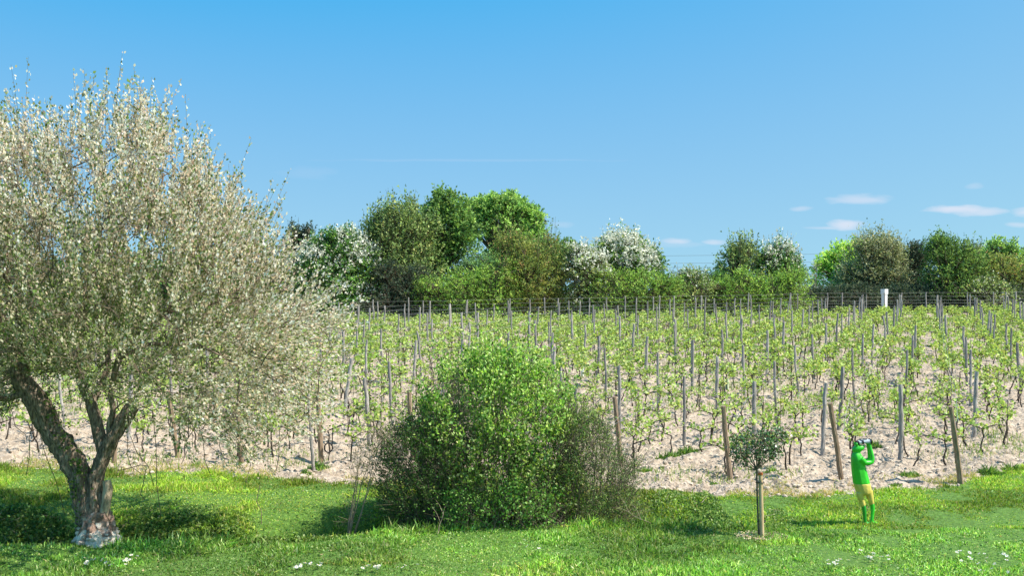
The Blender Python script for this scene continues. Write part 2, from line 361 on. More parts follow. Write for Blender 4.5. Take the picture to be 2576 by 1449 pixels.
# ------------------------------------------------------------------ vineyard rows
RD = A(.3535, .9354); RU = A(.9354, -.3535)
def row_u(X, Y): return .9354 * X - .3535 * Y
MAIN = [.61 + 2.08 * i for i in range(3, 0, -1)] + [.61, -1.55, -3.61, -5.93, -8.05, -10.16, -12.08] + [-12.08 - 2.07 * i for i in range(1, 17)]
ORD = ['first', 'second', 'third', 'fourth', 'fifth', 'sixth', 'seventh', 'eighth', 'ninth', 'tenth', 'eleventh', 'twelfth', 'thirteenth', 'fourteenth', 'fifteenth',
       'sixteenth', 'seventeenth', 'eighteenth', 'nineteenth', 'twentieth'] + ['%dth' % i for i in range(21, 90)]
ANCH = ['the rightmost leaning post', 'the leaning post beside the statue', 'the leaning post beside the young tree', 'the post right of the bush', 'the middle of the bush',
        'the post left of the bush', 'the post with hose coil']
MNAME = ['the %s row right of the rightmost leaning post' % ORD[2 * (2 - i) + 1] for i in range(3)] + ['the row of ' + a for a in ANCH] + ['the %s row left of the hose coil' % ORD[2 * i + 1] for i in range(16)]
ROWS = []; RNAME = []
for i, u in enumerate(MAIN):            # vines stand on every row, stakes only on every second one
    ROWS.append(u); RNAME.append(MNAME[i]); nxt = MAIN[i + 1] if i + 1 < len(MAIN) else u - 2.07
    ROWS.append((u + nxt) / 2); RNAME.append('the %s row right of the rightmost leaning post' % ORD[2 * (2 - i)] if i < 3 else 'the row left of ' + ANCH[i - 3] if i < 10 else 'the %s row left of the hose coil' % ORD[2 * (i - 9)])
def far_edge(X): return np.interp(X, [-60, -20, 10, 32, 60], [59, 61, 67, 74, 80])
def row_front(u):                       # where the row starts behind the grass
    Y = 22.0
    for _ in range(12): X = (u + .3535 * Y) / .9354; Y = float(np.interp(X, SOIL_X, SOIL_Y)) + np.interp(X, [-10, -4, 2, 5, 12], [1.3, 1.6, 1.6, 1.2, .9])
    return (u + .3535 * Y) / .9354, Y
r = np.random.default_rng(21)
# --- posts
def post_mesh(seed, h, mtl, r0=.043, bend=.02):
    q = np.random.default_rng(seed); z = np.linspace(-.12, h, 12)
    bx = np.cumsum(q.normal(0, bend * .5, 12)) * .6; by = np.cumsum(q.normal(0, bend * .5, 12)) * .6
    bx -= np.interp(z, [z[0], z[-1]], [bx[0], bx[-1]]) ; by -= np.interp(z, [z[0], z[-1]], [by[0], by[-1]])
    gg = Geo(); tube_cap(gg, np.stack([bx, by, z], -1), r0 * (1.08 - .18 * z / h + q.normal(0, .04, 12)), 9, .12, seed, A(1, 1, 1) * (.38 + .22 * q.random()))
    o = gg.build('post', mtl); me = o.data; bpy.data.objects.remove(o); return me
PM = [post_mesh(100 + i, 1.6, M_post, .035 + .015 * (i % 4) / 3, .03) for i in range(12)]
PF = [post_mesh(140 + i, 1.6, M_post, .036 + .012 * (i % 3) / 2, .03) for i in range(8)]
PE = [post_mesh(160 + i, 1.62, M_endpost, .052, .012) for i in range(5)]
posts = []                                        # (X, Y, row index)
def put_post(me, X, Y, topdx, topdy, h, name, label, cat, group, rz=None):
    o = bpy.data.objects.new(name, me); COL.objects.link(o); z = float(ground_z(X, Y)); o.location = (X, Y, z)
    v = Vector((topdx, topdy, h)); qd = v.to_track_quat('Z', 'Y'); o.rotation_mode = 'QUATERNION'
    from mathutils import Quaternion
    o.rotation_quaternion = qd @ Quaternion((0, 0, 1), r.random() * 6.28 if rz is None else rz); L = v.length / 1.6; o.scale = (1, 1, L)
    posts.append((X, Y)); return tag(o, label, cat, group)
ENDS = [(2416, 1216, 2376, 1020, 'leaning brown end post farthest right, on the soil beside the lawn'),
        (2117, 1209, 2077, 1011, 'leaning brown end post immediately left of the green frog statue'),
        (1837, 1205, 1815, 1009, 'leaning brown end post just left of the staked young tree'),
        (1562, 1176, 1543, 1000, 'leaning brown end post rising behind the right side of the bush'),
        (1039, 1165, 1030, 989, 'brown end post whose top shows above the left side of the bush'),
        (808, 1162, 800, 985, 'upright brown end post with a black hose coil beside it'),
        (608, 1162, 598, 1010, 'brown post seen under the drooping right branches of the blossoming tree'),
        (449, 1157, 428, 985, 'brown post leaning left behind the right limb of the blossoming tree'),
        (286, 1167, 292, 1040, 'pale post right behind the forked trunk of the blossoming tree')]
END_POS = []
for i, (bx, by, txp, typ, lab) in enumerate(ENDS):
    X, Y = gpx(bx, by); lat = (txp - bx) * Y / F0; h = (by - typ) * Y / F0
    put_post(PE[i % 5], X, Y, lat, -abs(lat) * .9, h, 'end_post', lab, 'post', 'end posts of the vine rows'); END_POS.append((X, Y))
NEAR = [(1721, 947, 1719), (1743, 862, 1743), (1804, 897, 1802), (1895, 954, 1892), (1947, 910, 1952), (1815, 833, 1817), (1868, 868, 1873), (1930, 833, 1928),
        (2000, 873, 2007), (2042, 837, 2044), (2079, 961, 2068), (2119, 921, 2110), (2143, 879, 2148), (2170, 842, 2170), (2198, 813, 2192), (2262, 974, 2264),
        (2280, 884, 2275), (2295, 848, 2295), (2302, 820, 2302), (2456, 934, 2447), (2442, 884, 2440), (2430, 853, 2431), (2423, 822, 2427), (2559, 859, 2568),
        (2541, 829, 2544), (2530, 811, 2531), (2079, 811, 2077), (1972, 811, 1969), (775, 990, 789), (1048, 836, 1060), (1047, 862, 1036), (884, 902, 868),
        (923, 858, 919), (978, 913, 988), (1113, 923, 1115), (863, 839, 864), (807, 852, 808), (958, 829, 959), (918, 948, 932), (1163, 835, 1163),
        (1256, 869, 1259), (1279, 837, 1280), (1390, 837, 1389), (1395, 870, 1394), (1410, 927, 1412), (1448, 985, 1450), (1471, 816, 1470), (1507, 846, 1502), (1521, 879, 1523),
        (1556, 934, 1561), (1594, 817, 1589), (1628, 850, 1622), (1654, 889, 1656), (1696, 822, 1700), (1741, 861, 1742), (1866, 806, 1862),
        (1087, 808, 1089), (917, 808, 912), (1180, 810, 1180), (1346, 812, 1347), (1380, 808, 1380),
        (640, 880, 636), (560, 935, 566), (520, 850, 522), (690, 915, 684), (430, 900, 430), (720, 845, 724), (330, 940, 326), (150, 930, 160), (240, 860, 240), (60, 880, 60), (600, 830, 600)]
nl = []
for txp, typ, bxp in NEAR:
    Y = (EYE - 1.6) * F0 / (typ - 630.0); X = (bxp - 1287.5) * Y / F0; nl.append((X, Y, (txp - bxp) * Y / F0))
cand = []
for u in MAIN:
    X0, Y0 = row_front(u); s = 4.2 + r.random() * 1.0
    while True:
        X = X0 + RD[0] * s; Y = Y0 + RD[1] * s
        if Y > far_edge(X) - .4: break
        if Y > 45.6 and in_frame(X, Y, 20): cand.append((X + r.normal(0, .05), Y + r.normal(0, .25)))
        s += (3.3 if Y < 56 else 2.5) + r.normal(0, .35)
allp = [(x, y, d) for x, y, d in nl] + [(x, y, r.normal(0, .045) + (r.random() < .1) * r.normal(0, .16)) for x, y in cand]
ranks = {}
for i, (X, Y, lean) in sorted(enumerate(allp), key=lambda t: t[1][1]):
    u = row_u(X, Y); k = int(np.argmin([abs(u - q) for q in MAIN])); ranks[k] = ranks.get(k, 0) + 1
    h = 1.6 if i < len(nl) else 1.70 + r.normal(0, .10)
    lab = '%s grey stake from front in %s' % (ORD[ranks[k] - 1], MNAME[k])
    put_post(PM[i % 12] if Y < 45 else PF[i % 8], X, Y, lean, r.normal(0, .04), h, 'vineyard_stake', lab, 'stake', 'grey stakes of the vine rows' if Y < 45 else 'distant grey stakes of the vineyard')

# --- trellis wires, one set per row
for k, u in enumerate(MAIN):
    X0, Y0 = row_front(u); pts = []
    L = 0
    while True:
        X = X0 + RD[0] * L; Y = Y0 + RD[1] * L
        if Y > far_edge(X): break
        pts.append((X, Y)); L += 2.2
    if len(pts) < 4: continue
    P = np.array(pts); zz = zg(P[:, 0], P[:, 1]); g = Geo()
    for h in (.58, .92, 1.28):
        hh = h + .02 * np.sin(np.arange(len(P)) * 1.5); hh[0] = .95 if h > .6 else .5
        V, F = tube(np.stack([P[:, 0], P[:, 1], zz + hh], -1), .0026, 4); g.add(V, F)
    tag(g.build('trellis_wire', M_wire), 'thin galvanised wires strung along ' + MNAME[k], 'wire', 'trellis wires of the vine rows')

# --- vines
VP = [(5, (.36, .49, .10)), (3.5, (.52, .64, .20)), (3, (.19, .30, .055)), (1, (.56, .56, .22))]
def vine_parts(seed):
    q = np.random.default_rng(seed); h = .42 + .14 * q.random()
    z = np.linspace(-.06, h, 8); x = np.cumsum(q.normal(0, .018, 8)) + z * q.normal(0, .12); y = np.cumsum(q.normal(0, .018, 8))
    tg = Geo(); P = np.stack([x, y, z], -1); tube_cap(tg, P, np.linspace(.021, .012, 8), 7, .25, seed)
    V, F = tube(np.stack([np.full(3, x[-1] + .05), np.full(3, y[-1]), np.array([0, .5, h + .45])], -1), .006, 4); 
    if q.random() < .5: tg.add(V, F)
    C = []; D = []
    arms = []
    for sgn in (-1, 1):
        if q.random() < .12: continue
        n = 6; t = np.linspace(0, 1, n); L = .28 + .28 * q.random()
        a = P[-1] + np.stack([RD[0] * L * t * sgn, RD[1] * L * t * sgn, .10 * np.sin(t * 2.4) + q.normal(0, .008, n)], -1)
        tube_cap(tg, a, np.linspace(.014, .007, n), 5, .1, seed); arms.append(a)
    if not arms: arms.append(np.repeat(P[-1:], 3, 0))
    SS = []; EE = []
    for a in arms:
        for _ in range(q.integers(5, 9)):
            b = a[q.integers(0, len(a))]; d = norm(A(q.normal(0, .9), q.normal(0, .9), .8)); L = .08 + .26 * q.random()
            SS.append(b); EE.append(b + d * L)
            for _ in range(int(4 + L * 13)):
                t = q.random() ** .8; C.append(b + d * L * t + q.normal(0, .045, 3)); D.append(norm(q.normal(0, 1, 3) + A(0, 0, .3)))
    V, F = many_tubes(np.array(SS), np.array(EE), .004, .002); tg.add(V, F)
    C = np.array(C); D = np.array(D); n = len(C); sz = .042 + .048 * q.random(n)
    lv, lf = leaves(C, D, sz, sz * .95, q); lt = rep4(pick(VP, n, q, .15))
    return tg, (lv, lf, lt)
VAR = [vine_parts(300 + i) for i in range(16)]
VT = []; VL = []
for tg, (lv, lf, lt) in VAR:
    o = tg.build('vine_trunk', M_vine); VT.append(o.data); bpy.data.objects.remove(o)
    g = Geo(); g.add(lv, lf, lt); o = g.build('leaves', M_leaf); VL.append(o.data); bpy.data.objects.remove(o)
vl = []
PA = np.array(posts)
for k, u in enumerate(ROWS):
    X0, Y0 = row_front(u); s = .2 + .7 * r.random(); c = 0
    while True:
        X = X0 + RD[0] * s + r.normal(0, .17); Y = Y0 + RD[1] * s
        if Y > far_edge(X) + .6: break
        s += .95 + r.normal(0, .14)
        if not in_frame(X, Y, 25): continue
        if r.random() < .06: continue
        c += 1; vl.append((X, Y, k, c))
vl.sort(key=lambda v: v[1]); vis = 0; g = Geo()
for (X, Y, k, c) in vl:
    i = r.integers(0, 16); rz = r.random() * 6.283; s = .88 + .3 * r.random(); z = float(ground_z(X, Y))
    px = 1287.5 + F0 * X / Y
    if vis < 299 and Y < 46:
        vis += 1
        root = empty('grapevine', (X, Y, z), '%s vine from front in %s' % (ORD[c - 1], RNAME[k]), 'vine', 'grapevines in the near half of the vineyard')
        root.rotation_euler.z = rz; root.scale = (s, s, s)
        a = bpy.data.objects.new('trunk', VT[i]); COL.objects.link(a); a.parent = root
        b = bpy.data.objects.new('leaves', VL[i]); COL.objects.link(b); b.parent = root
    else:
        tg, (lv, lf, lt) = VAR[i]; c_, n_ = math.cos(rz) * s, math.sin(rz) * s; RM = np.array([[c_, n_, 0], [-n_, c_, 0], [0, 0, s]]); o3 = A(X, Y, z)
        base = g.n; TV = np.concatenate(tg.V)
        g.V.append(TV @ RM + o3); g.T.append(np.ones((len(TV), 3)) * .5)
        for ff in tg.F: g.F.append(ff + base); g.M.append(np.zeros(len(ff)))
        g.n += len(TV); grow = 1.3
        LV = lv.reshape(-1, 4, 3); cc = LV.mean(1, keepdims=True); g.add(((LV - cc) * grow + cc).reshape(-1, 3) @ RM + o3, lf, lt * 1.0, 1)
if g.n: tag(g.build('distant_grapevines', [M_vine, M_leaf]), 'mass of fresh yellow green vines filling the far part of the vineyard', 'vines', kind='stuff')
print('vines', len(vl), 'posts', len(posts))

# --- far wire fence
P = []
for x, y in [(600, 775), (930, 764), (1300, 757), (1700, 750), (2100, 741), (2450, 739), (2640, 738)]:
    Y = (EYE - 1.65) * F0 / (y - 630.0) + 2.2; P.append(((x - 1287.5) * Y / F0, Y))
P = np.array(P); rt = empty('wire_fence', (P[3][0], P[3][1], float(zg(*P[3]))), 'grey wire netting fence along the far edge of the vineyard before the hedge', 'fence')
L0 = np.array(rt.location); g = Geo(); d = np.linspace(0, 1, 60); tt = np.linspace(0, 1, len(P)); FX = np.interp(d, tt, P[:, 0]); FY = np.interp(d, tt, P[:, 1]); FZ = zg(FX, FY)
for h in (.15, .35, .55, .75, .95, 1.15, 1.4, 1.65):
    V, F = tube(np.stack([FX, FY, FZ + h], -1) - L0, .0035, 4); g.add(V, F)
X = np.interp(np.linspace(0, 1, 420), tt, P[:, 0]); Y = np.interp(np.linspace(0, 1, 420), tt, P[:, 1]); Z = zg(X, Y)
V, F = many_tubes(np.stack([X, Y, Z], -1) - L0, np.stack([X, Y, Z + 1.2], -1) - L0, .003, .003); g.add(V, F); g.build('netting', plain('old_netting', (.22, .24, .22)), rt)
for i in range(20):
    x, y = np.interp((i + .5) / 20, tt, P[:, 0]), np.interp((i + .5) / 20, tt, P[:, 1]); o = bpy.data.objects.new('fence_post', PF[i % 8]); COL.objects.link(o); o.parent = rt; o.location = A(x, y, float(zg(x, y))) - L0; o.scale = (1, 1, 1.05)

# --- vine guards, hose coils, cabinet
for x, y, h, lab in [(1465, 955, .42, 'white plastic vine guard tube standing in the middle rows'), (1828, 985, .40, 'pale green plastic vine guard tube above the young tree')]:
    X, Y = gpx(x, y); g = Geo(); V, F = tube([(0, 0, 0), (0, 0, h * .5), (.005, 0, h)], .055, 12); g.add(V, F); V, F = tube([(.005, 0, h), (0, 0, h * .5), (0, 0, 0)], .05, 12); g.add(V, F)
    o = g.build('vine_guard', M_wht if x < 1500 else plain('pale_green_plastic', (.55, .66, .42))); o.location = (X, Y, float(ground_z(X, Y))); tag(o, lab, 'vine guard', 'vine guard tubes')
for x, y, Y, lab in [(826, 1127, 23.3, 'black hose coil hanging right of the upright brown end post'), (1843, 1150, 21.9, 'black hose coil behind the young tree, right of the leaning post'),
                     (464, 1097, 23.6, 'black hose coil behind the blossoming tree trunk, beside the leftward leaning post')]:
    X = (x - 1287.5) * Y / F0; Z = EYE + (HOR - y) * Y / F0; g = Geo()
    a = np.linspace(0, 6.283 * 3, 60); V, F = tube(np.stack([np.cos(a) * (.085 + .004 * np.sin(a * 1.3)), np.linspace(-.02, .02, 60), np.sin(a) * (.10 + .006 * np.cos(a * .7))], -1), .011, 6); g.add(V, F)
    V, F = tube([(.02, 0, -.1), (.0, .01, -.25), (.01, 0, -.45)], .011, 6); g.add(V, F); V, F = tube([(.08, 0, .05), (.085, .01, .3), (.09, 0, .42)], .011, 6); g.add(V, F)
    o = g.build('hose_coil', M_rub, smooth=True); o.location = (X, Y, Z); o.rotation_euler = (0, 0, .3); tag(o, lab, 'hose', 'coils of black hose on the trellis')
Y = 75.0; X = (2224 - 1287.5) * Y / F0
rt = empty('white_cabinet', (X, Y, float(zg(X, Y))), 'white upright cabinet with overhanging cap standing at the far vineyard edge', 'cabinet')
def boxgeo(g, x0, x1, y0, y1, z0, z1, tap=0.):
    V = [(x0 + tap, y0, z0), (x1 - tap, y0, z0), (x1 - tap, y1, z0), (x0 + tap, y1, z0), (x0, y0, z1), (x1, y0, z1), (x1, y1, z1), (x0, y1, z1)]
    g.add(V, [(3, 2, 1, 0), (4, 5, 6, 7), (0, 1, 5, 4), (1, 2, 6, 5), (2, 3, 7, 6), (3, 0, 4, 7)])
g = Geo(); boxgeo(g, -.17, .17, -.13, .13, 0, 1.50, .03); g.build('cabinet_body', M_wht, rt)
g = Geo(); boxgeo(g, -.20, .20, -.16, .16, 1.503, 1.86); g.build('cap', M_wht, rt); rt.rotation_euler.z = math.radians(38)

# ------------------------------------------------------------------ far trees and hedge
def lobes_px(lobes, Yd, depth=.8, foot=True):
    out = []; lobes = list(lobes)
    if foot:
        q = np.random.default_rng(int(lobes[0][0])); sub = []
        for cx, cy, rx, ry in lobes:                    # smaller boughs break up the outline
            for _ in range(5):
                a = q.random() * 3.6 - .25; f = .75 + .25 * q.random(); m_ = .28 + .2 * q.random()
                sub.append((cx + math.cos(a) * rx * f, cy - math.sin(a) * ry * f, min(rx, 40) * m_, min(ry, 40) * m_))
        x0 = min(l[0] - l[2] * .9 for l in lobes); x1 = max(l[0] + l[2] * .9 for l in lobes); n = max(1, int((x1 - x0) / 55)); st = (x1 - x0) / n; by = 630 + 12420 / Yd
        lobes += sub + [(x0 + st * (i + .5), by - 26 + q.normal(0, 4), st * .7, 34) for i in range(n)]
    for cx, cy, rx, ry in lobes:
        k = Yd / F0; X = (cx - 1287.5) * k; Z = EYE + (HOR - cy) * k; out.append((X, Yd + (rng.random() - .5) * 1.0, Z, rx * k, rx * k * depth, ry * k))
    return np.array(out)
FB = 1.65
def far_tree(name, label, cat, lobes, Yd, pal, leaf=.15, dens=1., up=.35, slen=.55, bloom=None, bloom_amt=0., group='trees and shrubs of the hedge beyond the vineyard', trunkcol=None, seed=0, gaps=0., spikes=0, shrub=True):
    q = np.random.default_rng(1000 + seed); LB = lobes_px(lobes, Yd, foot=max(l[1] + l[3] for l in lobes) > 725 or shrub); X0 = LB[:, 0].mean(); gz = float(zg(X0, Yd)); base = A(X0, Yd, gz)
    rt = empty(name, base, label, cat, group)
    area = LB[:, 3] * LB[:, 5] + LB[:, 3] * LB[:, 4] * .6; w = area / area.sum()
    ns = int(area.sum() * 105 * dens); k = q.choice(len(LB), ns, p=w)
    d = norm(q.normal(size=(ns, 3))); fl = (LB[k, 2] - LB[k, 5]) > gz + 1.0; d[:, 2] = np.where((d[:, 2] < -.45) & fl, -d[:, 2], d[:, 2])
    ph = q.random((6, 3)) * 6.28; fr = q.normal(0, 3.2, (6, 3))
    lump = sum(np.sin((d * fr[i]).sum(1) * 1.5 + ph[i, 0] + k * 1.7) for i in range(6)) / 6
    frac = 1 - .62 * q.random(ns) ** 1.5
    C = LB[k, :3] + d * LB[k, 3:] * (frac * (1 + .36 * lump))[:, None]
    if gaps:
        hole = fbm(C[:, 0] * 1.1 + 50, C[:, 2] * 1.1 + 50, seed) ; kk = hole > np.quantile(hole, gaps); C = C[kk]; d = d[kk]; k = k[kk]; lump = lump[kk]; frac = frac[kk]
    C[:, 2] = np.maximum(C[:, 2], gz + .1); ns = len(C)
    sdir = norm(d * .9 + A(0, 0, up)[None] + q.normal(0, .35, (ns, 3))); sl_ = slen * (.5 + q.random(ns)) * 1.0
    if spikes:
        tp = q.random(ns) < spikes * (d[:, 2] > .2); sl_ = np.where(tp, sl_ * 1.8, sl_); sdir = np.where(tp[:, None], norm(sdir + A(0, 0, 1.4)[None]), sdir)
    nl_ = 8; t = q.random((ns, nl_)) ** .8
    LC = C[:, None] + sdir[:, None] * (t * sl_[:, None])[..., None] + q.normal(0, .09, (ns, nl_, 3)) * (1.1 - t)[..., None]
    LD = norm(sdir[:, None] * .8 + q.normal(0, .8, (ns, nl_, 3)))
    pc = pick(pal, ns, q, .12); hue = fbm(C[:, 0] * .8 + 20, C[:, 2] * .8 + 20, seed + 5); pc = pc * (1.15 + .75 * hue)[:, None] * FB
    col = np.clip(pc[:, None] * (1 + q.normal(0, .16, (ns, nl_, 1))), .003, .9)
    isb = np.zeros((ns, nl_), bool)
    if bloom is not None:
        nb = fbm(C[:, 0] * 1.3 + 70, C[:, 2] * 1.3 + 70, seed + 9); pr = bloom_amt * smooth(.32, .52, nb) * smooth(-.3, .6, d[:, 2]) * smooth(.5, .9, frac)
        isb = q.random((ns, nl_)) < pr[:, None]; col = np.where(isb[..., None], A(*bloom) * (1 + q.normal(0, .08, (ns, nl_, 1))), col)
    m = ns * nl_; sz = leaf * 1.12 * (.6 + .7 * q.random(m))
    V, F = leaves((LC.reshape(-1, 3) - base), LD.reshape(-1, 3), sz, sz * .62, q); tint = rep4(col.reshape(-1, 3)); g = Geo(); isb = isb.ravel()
    g.add(V, F[~isb], tint); g.build('crown', M_far, rt)
    if isb.any():
        gb = Geo(); Fb = F[isb]; u, inv = np.unique(Fb, return_inverse=True); gb.add(V[u], inv.reshape(-1, 4), tint[u]); gb.build('blossom', M_petal, rt)
    tg = Geo(); rr = .06 + .02 * math.sqrt(area.sum())
    hubz = gz + (LB[:, 2].mean() - gz) * .45; n = 7; tz_ = np.linspace(gz - .3, hubz, n); hub = A(X0, Yd, hubz)
    tube_cap(tg, np.stack([X0 + np.cumsum(q.normal(0, .04, n)), np.full(n, Yd), tz_], -1) - base, np.linspace(rr * 1.5, rr, n), 8, .15, seed)
    for lb in LB:
        for j in range(5):
            e = lb[:3] + norm(q.normal(size=3) + A(0, 0, .5)) * lb[3:] * .85; t2 = np.linspace(0, 1, 6)[:, None]; c1 = lb[:3] * .6 + hub * .4 + A(0, 0, .3)
            B = (1 - t2) ** 2 * hub + 2 * t2 * (1 - t2) * c1 + t2 ** 2 * e; tube_cap(tg, B - base, np.linspace(rr * .55, .02, 6), 5, .1, seed)
    e = C[q.integers(0, ns, min(ns, 260))]; s0 = hub + (e - hub) * .55 + q.normal(0, .15, e.shape); V, F = many_tubes(s0 - base, e - base, .022, .01); tg.add(V, F)
    far_ = frac > .8; V, F = many_tubes(C[far_][:700] - sdir[far_][:700] * .5 - base, (C + sdir * sl_[:, None])[far_][:700] - base, .016, .006); tg.add(V, F)
    tg.build('trunk', M_twig, rt)
    return rt
DG = [(4, (.035, .085, .02)), (3, (.07, .14, .03)), (2, (.018, .045, .014)), (1, (.13, .21, .05))]
MGr = [(4, (.06, .11, .028)), (3, (.09, .15, .035)), (2.4, (.025, .06, .018)), (1, (.15, .21, .05))]
BG = [(4, (.13, .21, .055)), (3, (.20, .29, .075)), (2.4, (.05, .10, .03))]
BR = [(4, (.11, .13, .03)), (3, (.15, .17, .045)), (3, (.06, .10, .025)), (.7, (.19, .13, .06))]
OL = [(4, (.095, .14, .045)), (3, (.14, .18, .065)), (3, (.045, .07, .028)), (1, (.22, .24, .09))]
YG = [(4, (.12, .19, .035)), (3, (.08, .15, .03)), (2, (.18, .25, .05)), (2, (.05, .09, .02))]
GY_ = [(4, (.11, .13, .06)), (3, (.16, .17, .09)), (2, (.06, .08, .04)), (1, (.24, .24, .15))]
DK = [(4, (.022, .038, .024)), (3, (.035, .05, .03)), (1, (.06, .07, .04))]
WB = (.80, .80, .66)
